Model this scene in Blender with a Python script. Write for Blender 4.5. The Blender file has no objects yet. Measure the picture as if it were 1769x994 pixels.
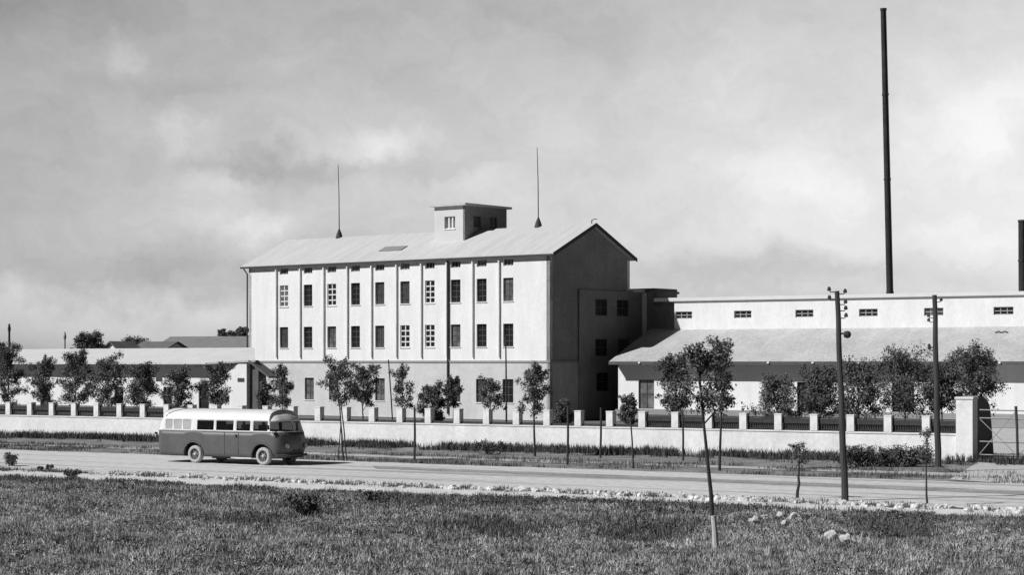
import bpy, bmesh, math, random
import numpy as np
from mathutils import Vector, Matrix, noise as mn
R = math.radians
random.seed(7); rng = np.random.default_rng(7)
C = bpy.context.scene.collection
sc = bpy.context.scene
# ------------------------------------------------------------------ camera, world, sun
F, CX, HY, EYE = 3400.0, 884.5, 626.0, 4.9       # focal length and horizon in photo pixels, eye height in metres
cam = bpy.data.cameras.new('camera'); co = bpy.data.objects.new('camera', cam); C.objects.link(co)
cam.sensor_width = 36; cam.lens = 36 * F / 1769; cam.shift_y = (HY - 497) / 1769
cam.clip_start = 0.5; cam.clip_end = 9000
co.location = (0, 0, EYE); co.rotation_euler = (R(90), 0, 0); sc.camera = co

SUN_EL = R(40); TO_SUN = Vector((-0.922, -0.387, 0)).normalized()
sd = Vector((TO_SUN.x * math.cos(SUN_EL), TO_SUN.y * math.cos(SUN_EL), math.sin(SUN_EL)))
sl = bpy.data.lights.new('sun', 'SUN'); sl.energy = 5.0; sl.angle = R(0.5); sl.color = (1, 1, 1)
so = bpy.data.objects.new('sun', sl); C.objects.link(so); so.rotation_euler = sd.to_track_quat('Z', 'Y').to_euler()
so.location = (-60, -20, 60)

w = bpy.data.worlds.new('World'); sc.world = w; w.use_nodes = True
nt = w.node_tree; N = nt.nodes; L = nt.links; N.clear()
def node(tree, t, **k):
    n = tree.nodes.new(t)
    for a, v in k.items(): setattr(n, a, v)
    return n
def wmath(op, a, b=None, c=None, clamp=False):
    n = node(nt, 'ShaderNodeMath', operation=op); n.use_clamp = clamp
    for i, v in enumerate((a, b, c)):
        if v is None: continue
        if isinstance(v, (int, float)): n.inputs[i].default_value = v
        else: L.new(v, n.inputs[i])
    return n.outputs[0]
sky = node(nt, 'ShaderNodeTexSky', sky_type='NISHITA'); sky.sun_disc = False
sky.sun_elevation = SUN_EL; sky.sun_rotation = math.atan2(TO_SUN.x, TO_SUN.y); sky.air_density = 1.0; sky.dust_density = 1.5
bw = node(nt, 'ShaderNodeRGBToBW'); L.new(sky.outputs[0], bw.inputs[0])
tc = node(nt, 'ShaderNodeTexCoord')
sp = node(nt, 'ShaderNodeSeparateXYZ'); L.new(tc.outputs['Generated'], sp.inputs[0])
az = wmath('ARCTAN2', sp.outputs[0], sp.outputs[1]); el = wmath('ARCSINE', sp.outputs[2])
cb = node(nt, 'ShaderNodeCombineXYZ'); L.new(az, cb.inputs[0]); L.new(el, cb.inputs[1])
wn = node(nt, 'ShaderNodeTexNoise'); wn.inputs['Scale'].default_value = 26; wn.inputs['Detail'].default_value = 10; wn.inputs['Roughness'].default_value = .62
L.new(cb.outputs[0], wn.inputs['Vector'])
vs = node(nt, 'ShaderNodeVectorMath', operation='SUBTRACT'); L.new(wn.outputs['Color'], vs.inputs[0]); vs.inputs[1].default_value = (.5, .5, .5)
vm = node(nt, 'ShaderNodeVectorMath', operation='MULTIPLY'); L.new(vs.outputs[0], vm.inputs[0]); vm.inputs[1].default_value = (.075, .05, 0)
va = node(nt, 'ShaderNodeVectorMath', operation='ADD'); L.new(cb.outputs[0], va.inputs[0]); L.new(vm.outputs[0], va.inputs[1])
def blob(px, py, sx, sy, amp):
    c = (math.atan((px - CX) / F), math.atan((HY - py) / F), 0)
    a = node(nt, 'ShaderNodeVectorMath', operation='SUBTRACT'); L.new(va.outputs[0], a.inputs[0]); a.inputs[1].default_value = c
    b = node(nt, 'ShaderNodeVectorMath', operation='MULTIPLY'); L.new(a.outputs[0], b.inputs[0]); b.inputs[1].default_value = (F / sx, F / sy, 0)
    l = node(nt, 'ShaderNodeVectorMath', operation='LENGTH'); L.new(b.outputs[0], l.inputs[0])
    q = wmath('MULTIPLY', l.outputs['Value'], l.outputs['Value'])
    e = wmath('EXPONENT', wmath('MULTIPLY', q, -1.0))
    return wmath('MULTIPLY', e, amp)
BLOBS = [(210, 100, 45, 22, .30), (325, 210, 50, 60, .28), (385, 320, 60, 22, .25), (655, 245, 70, 45, .50), (450, 385, 90, 30, .38),
         (830, 320, 90, 30, .20), (1680, 215, 110, 70, .38), (1370, 310, 110, 60, .35), (1260, 110, 160, 60, .10), (200, 575, 400, 66, .80),
         (1200, 420, 110, 40, .12), (1650, 420, 120, 50, .18),
         (330, 150, 90, 30, -.16), (560, 285, 240, 22, -.22), (330, 465, 230, 34, -.10), (60, 300, 100, 240, -.05), (1000, 45, 190, 60, -.10), (100, 30, 220, 50, -.12),
         (1300, 470, 230, 32, -.20), (1640, 470, 160, 26, -.10), (620, 90, 260, 70, -.06), (1520, 110, 120, 60, .12)]
tot = None
for b_ in BLOBS:
    b_ = b_[:4] + (b_[4] * (.72 if b_[4] > 0 else 1.0),)
    o_ = blob(*b_); tot = o_ if tot is None else wmath('ADD', tot, o_)
# soft overall mottling, stretched sideways, over the whole dome
mp = node(nt, 'ShaderNodeMapping'); mp.inputs['Scale'].default_value = (14, 24, 1); L.new(va.outputs[0], mp.inputs[0])
n2 = node(nt, 'ShaderNodeTexNoise'); n2.inputs['Scale'].default_value = 1.0; n2.inputs['Detail'].default_value = 12; n2.inputs['Roughness'].default_value = .68
L.new(mp.outputs[0], n2.inputs['Vector'])
soft = wmath('MULTIPLY', wmath('SUBTRACT', n2.outputs[0], .5), .62)
grad = wmath('MULTIPLY', az, .75)                    # a little brighter to the right
grad = wmath('MULTIPLY', wmath('MINIMUM', wmath('MAXIMUM', grad, -.2), .2), 1.0)
tot = wmath('ADD', wmath('ADD', tot, soft), grad)
mul = wmath('MAXIMUM', wmath('ADD', tot, 1.0), .3)
SKYCAP = 4.0                                          # thin cloud veil evens out the horizon glow
ev = wmath('MULTIPLY', wmath('POWER', bw.outputs[0], .8), 1.0)
# added gain: sky brightened low ahead, dimmed elsewhere so shaded walls stay dark
front_mask = wmath('MULTIPLY', wmath('EXPONENT', wmath('MULTIPLY', wmath('POWER', wmath('MULTIPLY', wmath('ABSOLUTE', az), 1 / .75), 4.0), -1.0)),
           wmath('EXPONENT', wmath('MULTIPLY', wmath('POWER', wmath('MULTIPLY', wmath('ABSOLUTE', el), 1 / .34), 4.0), -1.0)))
front_gain = wmath('ADD', wmath('MULTIPLY', front_mask, 3.85), .24)
flat = wmath('MINIMUM', ev, SKYCAP)
val = wmath('MULTIPLY', wmath('MULTIPLY', flat, mul), front_gain)
bg = node(nt, 'ShaderNodeBackground'); bg.inputs['Strength'].default_value = 0.055
L.new(val, bg.inputs['Color']); wo = node(nt, 'ShaderNodeOutputWorld'); L.new(bg.outputs[0], wo.inputs[0])
sc.view_settings.view_transform = 'Standard'; sc.view_settings.look = 'None'; sc.view_settings.gamma = 1
sc.view_settings.exposure = -0.13
sc.render.resolution_x = 1024; sc.render.resolution_y = 576

# ------------------------------------------------------------------ helpers
def gp(x, y, z=0.0):
    Z = (EYE - z) * F / (y - HY); return Vector(((x - CX) * Z / F, Z, z))
def dp(x, Z, z=0.0): return Vector(((x - CX) * Z / F, Z, z))
MATS = {}
def mat(name, v, amp=.15, scale=1.5, rough=.9, bump=.0, spec=.2, stretch=(1, 1, 1), fine=0, coord='Object', metal=0, streak=0):
    if name in MATS: return MATS[name]
    m = bpy.data.materials.new(name); m.use_nodes = True; t = m.node_tree; b = t.nodes['Principled BSDF']
    tcn = t.nodes.new('ShaderNodeTexCoord'); mpn = t.nodes.new('ShaderNodeMapping'); mpn.inputs['Scale'].default_value = stretch
    t.links.new(tcn.outputs[coord], mpn.inputs[0])
    n = t.nodes.new('ShaderNodeTexNoise'); n.inputs['Scale'].default_value = scale; n.inputs['Detail'].default_value = 8; n.inputs['Roughness'].default_value = .65
    t.links.new(mpn.outputs[0], n.inputs['Vector'])
    mr = t.nodes.new('ShaderNodeMapRange'); mr.inputs['From Min'].default_value = .3; mr.inputs['From Max'].default_value = .7
    mr.inputs['To Min'].default_value = v * (1 - amp); mr.inputs['To Max'].default_value = v * (1 + amp)
    t.links.new(n.outputs[0], mr.inputs[0]); out = mr.outputs[0]
    if fine:
        n3 = t.nodes.new('ShaderNodeTexNoise'); n3.inputs['Scale'].default_value = scale * 9; n3.inputs['Detail'].default_value = 5
        t.links.new(mpn.outputs[0], n3.inputs['Vector'])
        m3 = t.nodes.new('ShaderNodeMapRange'); m3.inputs['From Min'].default_value = .3; m3.inputs['From Max'].default_value = .7
        m3.inputs['To Min'].default_value = 1 - fine; m3.inputs['To Max'].default_value = 1 + fine
        t.links.new(n3.outputs[0], m3.inputs[0])
        mm = t.nodes.new('ShaderNodeMath'); mm.operation = 'MULTIPLY'; t.links.new(out, mm.inputs[0]); t.links.new(m3.outputs[0], mm.inputs[1]); out = mm.outputs[0]
    if streak:
        m4 = t.nodes.new('ShaderNodeMapping'); m4.inputs['Scale'].default_value = (1.3, 1.3, .22); t.links.new(tcn.outputs[coord], m4.inputs[0])
        n4 = t.nodes.new('ShaderNodeTexNoise'); n4.inputs['Scale'].default_value = 1; n4.inputs['Detail'].default_value = 6; n4.inputs['Roughness'].default_value = .6; t.links.new(m4.outputs[0], n4.inputs['Vector'])
        r4 = t.nodes.new('ShaderNodeMapRange'); r4.inputs['From Min'].default_value = .38; r4.inputs['From Max'].default_value = .56; r4.inputs['To Min'].default_value = 1 - streak; r4.inputs['To Max'].default_value = 1.0; t.links.new(n4.outputs[0], r4.inputs[0])
        q4 = t.nodes.new('ShaderNodeMath'); q4.operation = 'MULTIPLY'; t.links.new(out, q4.inputs[0]); t.links.new(r4.outputs[0], q4.inputs[1]); out = q4.outputs[0]
    t.links.new(out, b.inputs['Base Color'])
    b.inputs['Roughness'].default_value = rough; b.inputs['Specular IOR Level'].default_value = spec; b.inputs['Metallic'].default_value = metal
    if bump:
        bn = t.nodes.new('ShaderNodeBump'); bn.inputs['Strength'].default_value = bump; bn.inputs['Distance'].default_value = .05
        t.links.new(n.outputs[0], bn.inputs['Height']); t.links.new(bn.outputs[0], b.inputs['Normal'])
    MATS[name] = m; return m
white = mat('white_render', .80, .07, .8, fine=.05, stretch=(1, 1, .35), streak=.035)
lowwall = mat('grey_render', .58, .10, .4, fine=.06, streak=.06)
shade_r = mat('shaded_side_render', .225, .18, .5, fine=.14, streak=.08)  # shade put into the colour of walls turned from the sun
fencew = mat('fence_limewash', .80, .10, .5, fine=.08, streak=.07)
roofm = mat('pale_roof_sheet', .52, .10, .6, fine=.08, stretch=(3, .4, .4))
hallroof = mat('hall_roof_sheet', .46, .14, .5, fine=.12, stretch=(1, .6, .6))
darkroof = mat('dark_slate', .14, .2, 1)
greyroof = mat('grey_tiles', .22, .15, 1)
darkm = mat('dark_paint', .05, .2, 2, rough=.6)
gutter = mat('gutter_metal', .06, .2, 2, rough=.5)
dkframe = mat('dark_frame', .09, .2, 3, rough=.6)
whframe = mat('white_frame', .7, .05, 3, rough=.5)
midframe = mat('dull_frame', .33, .1, 3, rough=.6)
glass = mat('dark_glass', .02, .3, 1.5, rough=.12, spec=.5)
black_glass = mat('shadowed_glass', .02, .3, 1.4, rough=.2, spec=.3)
palepane = mat('curtained_glass', .40, .12, 2, rough=.4, spec=.5)
wood = mat('weathered_pole_wood', .06, .3, 6, rough=.9, stretch=(1, 1, .15))
palewood = mat('pale_bark', .55, .25, 5, rough=.9)
bark = mat('dark_bark', .05, .3, 5, rough=.9)
leafm = mat('leaves', .14, .55, 1.6, rough=.6, spec=.35)
leafd = mat('leaves_dark', .11, .55, 1.6, rough=.6, spec=.3)
brickm = mat('chimney_steel', .035, .5, .6, rough=.8, fine=.3)
stone = mat('pale_stone', .52, .2, 3, rough=.9)
iron = mat('iron_railing', .05, .3, 4, rough=.7)
greyrail = mat('grey_mesh_infill', .17, .25, 5, rough=.8)
platform = mat('concrete', .30, .1, .8)

PR = random.Random(5); PANES = [glass, mat('dusty_glass', .06, .6, 2.5, rough=.3, spec=.5), mat('half_curtained_glass', .13, .8, 1.1, rough=.3, spec=.5)]
class MB:
    def __init__(s): s.v = []; s.f = []
    def quad(s, *p):
        i = len(s.v); s.v += [tuple(q) for q in p]; s.f.append(tuple(range(i, i + len(p))))
    def box(s, x0, x1, y0, y1, z0, z1):
        i = len(s.v)
        s.v += [(x0, y0, z0), (x1, y0, z0), (x1, y1, z0), (x0, y1, z0), (x0, y0, z1), (x1, y0, z1), (x1, y1, z1), (x0, y1, z1)]
        for f in ((0, 3, 2, 1), (4, 5, 6, 7), (0, 1, 5, 4), (1, 2, 6, 5), (2, 3, 7, 6), (3, 0, 4, 7)): s.f.append(tuple(i + k for k in f))
        return s
    def obox(s, O, U, W, V, u0, u1, w0, w1, v0, v1):        # box in an oriented frame
        i = len(s.v)
        for (a, b, c) in ((u0, w0, v0), (u1, w0, v0), (u1, w1, v0), (u0, w1, v0), (u0, w0, v1), (u1, w0, v1), (u1, w1, v1), (u0, w1, v1)):
            s.v.append(tuple(O + U * a + W * b + V * c))
        for f in ((0, 3, 2, 1), (4, 5, 6, 7), (0, 1, 5, 4), (1, 2, 6, 5), (2, 3, 7, 6), (3, 0, 4, 7)): s.f.append(tuple(i + k for k in f))
    def tube(s, pts, rad, n=8, cap=True):
        pts = [Vector(p) for p in pts]; base = len(s.v)
        for k, p in enumerate(pts):
            d = (pts[min(k + 1, len(pts) - 1)] - pts[max(k - 1, 0)]).normalized()
            a = d.orthogonal().normalized() if abs(d.z) < .99 else Vector((1, 0, 0)); a = (a - d * a.dot(d)).normalized(); b = d.cross(a)
            for j in range(n):
                t = 2 * math.pi * j / n; s.v.append(tuple(p + (a * math.cos(t) + b * math.sin(t)) * rad[k]))
        for k in range(len(pts) - 1):
            for j in range(n):
                q = base + k * n; s.f.append((q + j, q + (j + 1) % n, q + n + (j + 1) % n, q + n + j))
        if cap:
            s.f.append(tuple(base + j for j in range(n))[::-1]); q = base + (len(pts) - 1) * n; s.f.append(tuple(q + j for j in range(n)))
        return s
    def prism(s, poly, y0, y1, axis='y'):                    # side-view outline given thickness
        i = len(s.v); n = len(poly)
        for y in (y0, y1):
            for (a, z) in poly: s.v.append((a, y, z) if axis == 'y' else (y, a, z))
        s.f.append(tuple(range(i, i + n))); s.f.append(tuple(range(i + n, i + 2 * n))[::-1])
        for k in range(n): s.f.append((i + k, i + n + k, i + n + (k + 1) % n, i + (k + 1) % n))
        return s
    def build(s, name, m, parent=None, smooth=False, fix=True):
        me = bpy.data.meshes.new(name); me.from_pydata(s.v, [], s.f); me.materials.append(m)
        if fix:
            bm = bmesh.new(); bm.from_mesh(me); bmesh.ops.recalc_face_normals(bm, faces=bm.faces); bm.to_mesh(me); bm.free()
        if smooth: me.polygons.foreach_set('use_smooth', [True] * len(me.polygons))
        o = bpy.data.objects.new(name, me); C.objects.link(o); o.parent = parent
        return o
def mesh_np(name, V, Q, m, parent=None):
    me = bpy.data.meshes.new(name); nv, nf, k = len(V), len(Q), Q.shape[1]
    me.vertices.add(nv); me.vertices.foreach_set('co', V.astype(np.float32).ravel())
    me.loops.add(nf * k); me.loops.foreach_set('vertex_index', Q.astype(np.int32).ravel())
    me.polygons.add(nf); me.polygons.foreach_set('loop_start', np.arange(0, nf * k, k, dtype=np.int32))
    me.update(calc_edges=True); me.materials.append(m)
    o = bpy.data.objects.new(name, me); C.objects.link(o); o.parent = parent; return o
def tag(o, label=None, cat=None, group=None, kind=None):
    for k, v in (('label', label), ('category', cat), ('group', group), ('kind', kind)):
        if v: o[k] = v
    return o
def empty(name, loc, ang=0, label=None, cat=None, group=None):
    o = bpy.data.objects.new(name, None); C.objects.link(o); o.location = loc; o.rotation_euler = (0, 0, ang); o.empty_display_size = .3
    return tag(o, label, cat, group)
def copy_tree(o, parent=None):
    c = o.copy(); C.objects.link(c); c.parent = parent
    for ch in [q for q in bpy.data.objects if q.parent == o]: copy_tree(ch, c)
    return c
Zv = Vector((0, 0, 1))
def wall(mb, O, U, Nn, u1, z0, z1, t, holes):                # a wall slab with real openings; Nn points outward
    us = sorted({0.0, u1} | {h[0] for h in holes} | {h[1] for h in holes}); zs = sorted({z0, z1} | {h[2] for h in holes} | {h[3] for h in holes})
    nu, nz = len(us) - 1, len(zs) - 1
    def solid(i, j):
        if i < 0 or j < 0 or i >= nu or j >= nz: return False
        a = (us[i] + us[i + 1]) / 2; b = (zs[j] + zs[j + 1]) / 2
        return not any(h[0] < a < h[1] and h[2] < b < h[3] for h in holes)
    P = lambda u, d, z: O + U * u - Nn * d + Zv * z
    for i in range(nu):
        for j in range(nz):
            if not solid(i, j): continue
            a, b, c, d = us[i], us[i + 1], zs[j], zs[j + 1]
            mb.quad(P(a, 0, c), P(b, 0, c), P(b, 0, d), P(a, 0, d)); mb.quad(P(a, t, c), P(a, t, d), P(b, t, d), P(b, t, c))
            if not solid(i - 1, j): mb.quad(P(a, 0, c), P(a, 0, d), P(a, t, d), P(a, t, c))
            if not solid(i + 1, j): mb.quad(P(b, 0, c), P(b, t, c), P(b, t, d), P(b, 0, d))
            if not solid(i, j - 1): mb.quad(P(a, 0, c), P(a, t, c), P(b, t, c), P(b, 0, c))
            if not solid(i, j + 1): mb.quad(P(a, 0, d), P(b, 0, d), P(b, t, d), P(a, t, d))
def window(parent, O, U, Nn, h, nx, ny, fm, pm, rec=.13, bar=.055, name='window', sill=True):
    a, b, c, d = h; Wn = -Nn; m = MB(); f = .07
    bx = lambda u0, u1, z0, z1, w0=rec, w1=rec + .07: m.obox(O, U, Wn, Zv, u0, u1, w0, w1, z0, z1)
    bx(a, a + f, c, d); bx(b - f, b, c, d); bx(a + f, b - f, c, c + f); bx(a + f, b - f, d - f, d)
    for i in range(1, nx):
        u = a + (b - a) * i / nx; bx(u - bar / 2, u + bar / 2, c + f, d - f, rec + .004, rec + .066)
    for j in range(1, ny):
        z = c + (d - c) * j / ny; bx(a + f, b - f, z - bar / 2, z + bar / 2, rec + .008, rec + .062)
    wnd = m.build(name, fm, parent)
    if pm is glass: pm = PANES[int(PR.random() ** 1.6 * 3)]
    p = MB(); p.obox(O, U, Wn, Zv, a + .02, b - .02, rec + .035, rec + .05, c + .02, d - .02); p.build('pane', pm, wnd)
    if sill:
        s_ = MB(); s_.obox(O, U, Wn, Zv, a - .06, b + .06, -.07, rec - .003, c - .075, c - .002); s_.build('sill', white, wnd)
    return wnd
def px2s(o, ex, px):                                         # distance along a line where it crosses a photo column
    k = (px - CX) / F; return (k * o.y - o.x) / (ex.x - k * ex.y)

# ------------------------------------------------------------------ ground
X, Y = Vector((1, 0, 0)), Vector((0, 1, 0))
def line(y0, y1):                                            # a straight ground line through photo points at x=0 and x=1769
    a, b = gp(0, y0), gp(1769, y1); d = (b - a).normalized()
    return a, d
soil = mat('bare_soil', .24, .3, .5, fine=.3, rough=1)
g = MB(); g.quad((-3000, -60, -.6), (3000, -60, -.6), (3000, 5000, -.6), (-3000, 5000, -.6)); tag(g.build('ground', soil), kind='structure')
def strip(name, la, lb, z, m, s0=-70, s1=90, n=1, wob=0):
    (a, da), (b, db) = la, lb; mb = MB(); V = []; 
    n = n or 1
    for i in range(n + 1):
        s = s0 + (s1 - s0) * i / n
        wa = wob * (mn.noise((s * .35, 3.1, 0)) + .6 * mn.noise((s * 1.3, 9.1, 0))); wb = wob * (mn.noise((s * .35, 7.7, 0)) + .6 * mn.noise((s * 1.3, 1.1, 0)))
        p = a + da * s + Vector((0, wa, 0)); q = b + db * s + Vector((0, wb, 0)); V += [(p.x, p.y, z), (q.x, q.y, z)]
    mb.v = V; mb.f = [(2 * i, 2 * i + 1, 2 * i + 3, 2 * i + 2) for i in range(n)]
    o = mb.build(name, m)
    return tag(o, kind='structure')
l_fence, l_roadf, l_stone, l_grass = line(752, 800.5), line(777, 837), line(811, 883), line(828, 901)
ang_r = math.atan2(-l_roadf[1].y, l_roadf[1].x)
# road with ruts running along it
rm = bpy.data.materials.new('dirt_road'); rm.use_nodes = True; t = rm.node_tree; b = t.nodes['Principled BSDF']; b.inputs['Roughness'].default_value = 1
tcn = t.nodes.new('ShaderNodeTexCoord'); mpn = t.nodes.new('ShaderNodeMapping'); mpn.vector_type = 'POINT'; mpn.inputs['Rotation'].default_value = (0, 0, ang_r)
t.links.new(tcn.outputs['Object'], mpn.inputs[0])
mp2 = t.nodes.new('ShaderNodeMapping'); mp2.inputs['Scale'].default_value = (.035, .75, 1); t.links.new(mpn.outputs[0], mp2.inputs[0])
na = t.nodes.new('ShaderNodeTexNoise'); na.inputs['Scale'].default_value = 1; na.inputs['Detail'].default_value = 5; t.links.new(mp2.outputs[0], na.inputs['Vector'])
nb = t.nodes.new('ShaderNodeTexNoise'); nb.inputs['Scale'].default_value = 2.2; nb.inputs['Detail'].default_value = 9; nb.inputs['Roughness'].default_value = .75; t.links.new(mpn.outputs[0], nb.inputs['Vector'])
cr = t.nodes.new('ShaderNodeMapRange'); cr.inputs['From Min'].default_value = .36; cr.inputs['From Max'].default_value = .5; cr.inputs['To Min'].default_value = .38; cr.inputs['To Max'].default_value = .62; t.links.new(na.outputs[0], cr.inputs[0])
cf = t.nodes.new('ShaderNodeMapRange'); cf.inputs['From Min'].default_value = .3; cf.inputs['From Max'].default_value = .7; cf.inputs['To Min'].default_value = .68; cf.inputs['To Max'].default_value = 1.22; t.links.new(nb.outputs[0], cf.inputs[0])
mm = t.nodes.new('ShaderNodeMath'); mm.operation = 'MULTIPLY'; t.links.new(cr.outputs[0], mm.inputs[0]); t.links.new(cf.outputs[0], mm.inputs[1]); t.links.new(mm.outputs[0], b.inputs['Base Color'])
bn = t.nodes.new('ShaderNodeBump'); bn.inputs['Strength'].default_value = .5; bn.inputs['Distance'].default_value = .06; t.links.new(nb.outputs[0], bn.inputs['Height']); t.links.new(bn.outputs[0], b.inputs['Normal'])
strip('road', l_roadf, l_stone, 0.0, rm, n=400, wob=.6)
pathm = mat('trodden_path', .64, .12, .8, fine=.12, rough=1, bump=.3)
strip('footpath', l_stone, l_grass, -.02, pathm, n=400, wob=.7)
verge = mat('verge_earth', .22, .45, .6, fine=.35, rough=1, bump=.5)
strip('verge', l_fence, l_roadf, -.03, verge, n=200, wob=.15)
pale_dirt = mat('pale_dirt', .46, .2, .9, fine=.2, rough=1)
l_p1, l_p2 = line(765.5, 821), line(768.5, 826)
strip('verge_path', l_p1, l_p2, -.012, pale_dirt, n=300, wob=.9)
yard = mat('yard_gravel', .15, .12, .3, fine=.15, rough=1)
yb = (l_fence[0] + Vector((30, 90, 0)), l_fence[1])
strip('yard', yb, l_fence, -.045, yard, s0=-90, s1=130)
strip('wheel_rut', line(781, 849), line(784, 856), .008, mat('damp_rut', .30, .3, .7, fine=.3, rough=1), s0=26, s1=110, n=300, wob=.35)
# driveway to the gate
d0, d1, d2, d3 = gp(1690, 799), gp(1860, 803), gp(1950, 850), gp(1640, 829)
mb = MB(); mb.quad(*[(p.x, p.y, -.005) for p in (d0, d1, d2, d3)]); tag(mb.build('driveway', mat('driveway_dirt', .50, .15, .6, fine=.15)), kind='structure')

dA_, dB_, dC_, dD_ = gp(1700, 797.5), gp(1860, 801), dp(1990, 163), dp(1610, 163)
mb = MB(); mb.quad(*[(p.x, p.y, -.025) for p in (dA_, dB_, dC_, dD_)]); tag(mb.build('driveway', MATS['driveway_dirt']), kind='structure')

# foreground field: uneven terrain plus grass
ga, gd = l_grass
def edgeY(x): return ga.y + gd.y / gd.x * (x - ga.x)
def fh(x, y):
    d = edgeY(x) - y
    h = .22 * mn.noise((x * .16, y * .16, 1.7)) + .13 * mn.noise((x * .55, y * .4, 4.2)) + .05 * mn.noise((x * 1.9, y * 1.9, 8.))
    for (px, py, rx, ry, dep) in PITS:
        q = gp(px, py); e = ((x - q.x) / rx) ** 2 + ((y - q.y) / ry) ** 2
        if e < 6: h += dep * math.exp(-e * 1.2)
    f = min(1, max(0, d / 3)); return h * f + .02 - (.1 if d < -.2 else 0)
PITS = [(1110, 912, 1.5, 3.2, -.45), (1540, 915, 1.3, 3.5, -.4), (430, 897, 1.5, 2.2, -.35), (525, 872, .8, 1.6, -.4), (560, 880, .8, 1.5, -.3), (650, 862, .6, 1.4, -.25), (1330, 935, 2.2, 3, .25), (850, 915, 1.5, 3, -.15)]
xs = np.linspace(-46, 40, 216); NR = 200
V = []; 
for j in range(NR + 1):
    for x in xs:
        e = edgeY(x) + .1 + .35 * mn.noise((x * .5, 2.2, 0)); y = e - (e - 24) * (j / NR) ** 1.25; V.append((x, y, fh(x, y) if j else -.03))
V = np.array(V); nx_ = len(xs); I = np.arange(NR)[:, None] * nx_ + np.arange(nx_ - 1)[None, :]; I = I.ravel()
Q = np.stack([I, I + nx_, I + nx_ + 1, I + 1], 1)
fieldm = mat('field_earth', .15, .6, .6, fine=.5, rough=1, bump=.6)
tag(mesh_np('field', V, Q, fieldm), kind='structure')

def tufts(name, P, hmin, hmax, per, width, m, spread=.10, lean=.5):
    n = len(P); P = np.repeat(P, per, 0); k = len(P)
    P = P + np.concatenate([rng.normal(0, spread, (k, 2)), np.zeros((k, 1))], 1)
    hs = rng.uniform(hmin, hmax, k) * np.repeat(rng.uniform(.55, 1.25, n), per); a = rng.uniform(0, 2 * np.pi, k); ln = rng.uniform(0, lean, k) * hs
    la = rng.uniform(0, 2 * np.pi, k); dx = np.cos(a) * width / 2; dy = np.sin(a) * width / 2
    ox, oy = np.cos(la) * ln, np.sin(la) * ln; z = np.zeros(k)
    v0 = P + np.stack([-dx, -dy, z - .03], 1); v1 = P + np.stack([dx, dy, z - .03], 1)
    v2 = P + np.stack([ox * .4 + dx * .7, oy * .4 + dy * .7, hs * .6], 1); v3 = P + np.stack([ox * .4 - dx * .7, oy * .4 - dy * .7, hs * .6], 1)
    v4 = P + np.stack([ox, oy, hs], 1)
    Vv = np.stack([v0, v1, v2, v3, v4], 1).reshape(-1, 3); b = np.arange(k) * 5
    Q = np.concatenate([np.stack([b, b + 1, b + 2], 1), np.stack([b, b + 2, b + 3], 1), np.stack([b + 3, b + 2, b + 4], 1)])
    return mesh_np(name, Vv, Q, m)
grassm = mat('field_grass', .36, .65, .5, rough=.8, fine=.6, spec=.3)
pts = []
while len(pts) < 34000:
    x = random.uniform(-32, 27); y = edgeY(x) - .05 - random.random() ** 1.3 * (edgeY(x) - 38)
    if abs(x) > y * .29 + 3: continue
    dn = mn.noise((x * .35, y * .3, 5.5)) + .7 * mn.noise((x * 1.3, y * 1.1, 2.5))
    if dn < random.uniform(-.9, .15): continue
    pts.append((x, y, fh(x, y)))
tag(tufts('field_grass', np.array(pts), .04, .15, 9, .022, grassm, spread=.14, lean=1.3), 'rough dry grass over the foreground field', 'grass', kind='stuff')
pts = []
while len(pts) < 900:                                       # taller dry stalks here and there
    x = random.uniform(-30, 25); y = edgeY(x) - 1 - random.random() * (edgeY(x) - 40)
    if mn.noise((x * .25, y * .2, 15.5)) < .05: continue
    pts.append((x, y, fh(x, y)))
tag(tufts('dry_stalks', np.array(pts), .10, .28, 6, .02, mat('straw', .42, .3, 1, fine=.3), spread=.12, lean=.8), 'tall pale dry stalks scattered in the foreground field', 'grass', kind='stuff')
pts = []
for (px, py, rx, ry, dep) in PITS:
    if dep > 0: continue
    q = gp(px, py)
    for _ in range(int(170 * rx * ry / 2)):
        x, y = random.gauss(q.x, rx * .5), random.gauss(q.y, ry * .5); pts.append((x, y, fh(x, y)))
for _ in range(2600):
    x = random.uniform(-26, 22); y = edgeY(x) - random.uniform(0.2, 9) * random.random()
    if mn.noise((x * .35, y * .4, 3.3)) > .05: pts.append((x, y, fh(x, y)))
tag(tufts('dark_weeds', np.array(pts), .08, .28, 12, .03, leafd, spread=.14, lean=.6), 'dark weeds in the hollows of the foreground field', 'weeds', kind='stuff')
def leafy(name, P, n_each, rad, h, size, m):
    n = len(P); k = n * n_each; Pn = np.repeat(P, n_each, 0); sc_ = np.repeat(rng.uniform(.5, 1.4, n), n_each)
    d = rng.normal(0, 1, (k, 3)); d /= np.linalg.norm(d, axis=1)[:, None]; u = rng.uniform(0, 1, k) ** .4
    Pn = Pn + d * (u * sc_)[:, None] * np.array([rad, rad, h]); Pn[:, 2] = Pn[:, 2] * 1.0 + h * .25
    a = rng.normal(0, 1, (k, 3)); a /= np.linalg.norm(a, axis=1)[:, None]; b_ = np.cross(a, rng.normal(0, 1, (k, 3))); b_ /= np.linalg.norm(b_, axis=1)[:, None]
    s_ = (size * rng.uniform(.5, 1.4, k))[:, None]; v = np.stack([Pn - a * s_, Pn + b_ * s_ * .5, Pn + a * s_, Pn - b_ * s_ * .5], 1).reshape(-1, 3)
    return mesh_np(name, v, (np.arange(k) * 4)[:, None] + np.arange(4)[None, :], m)
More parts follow.
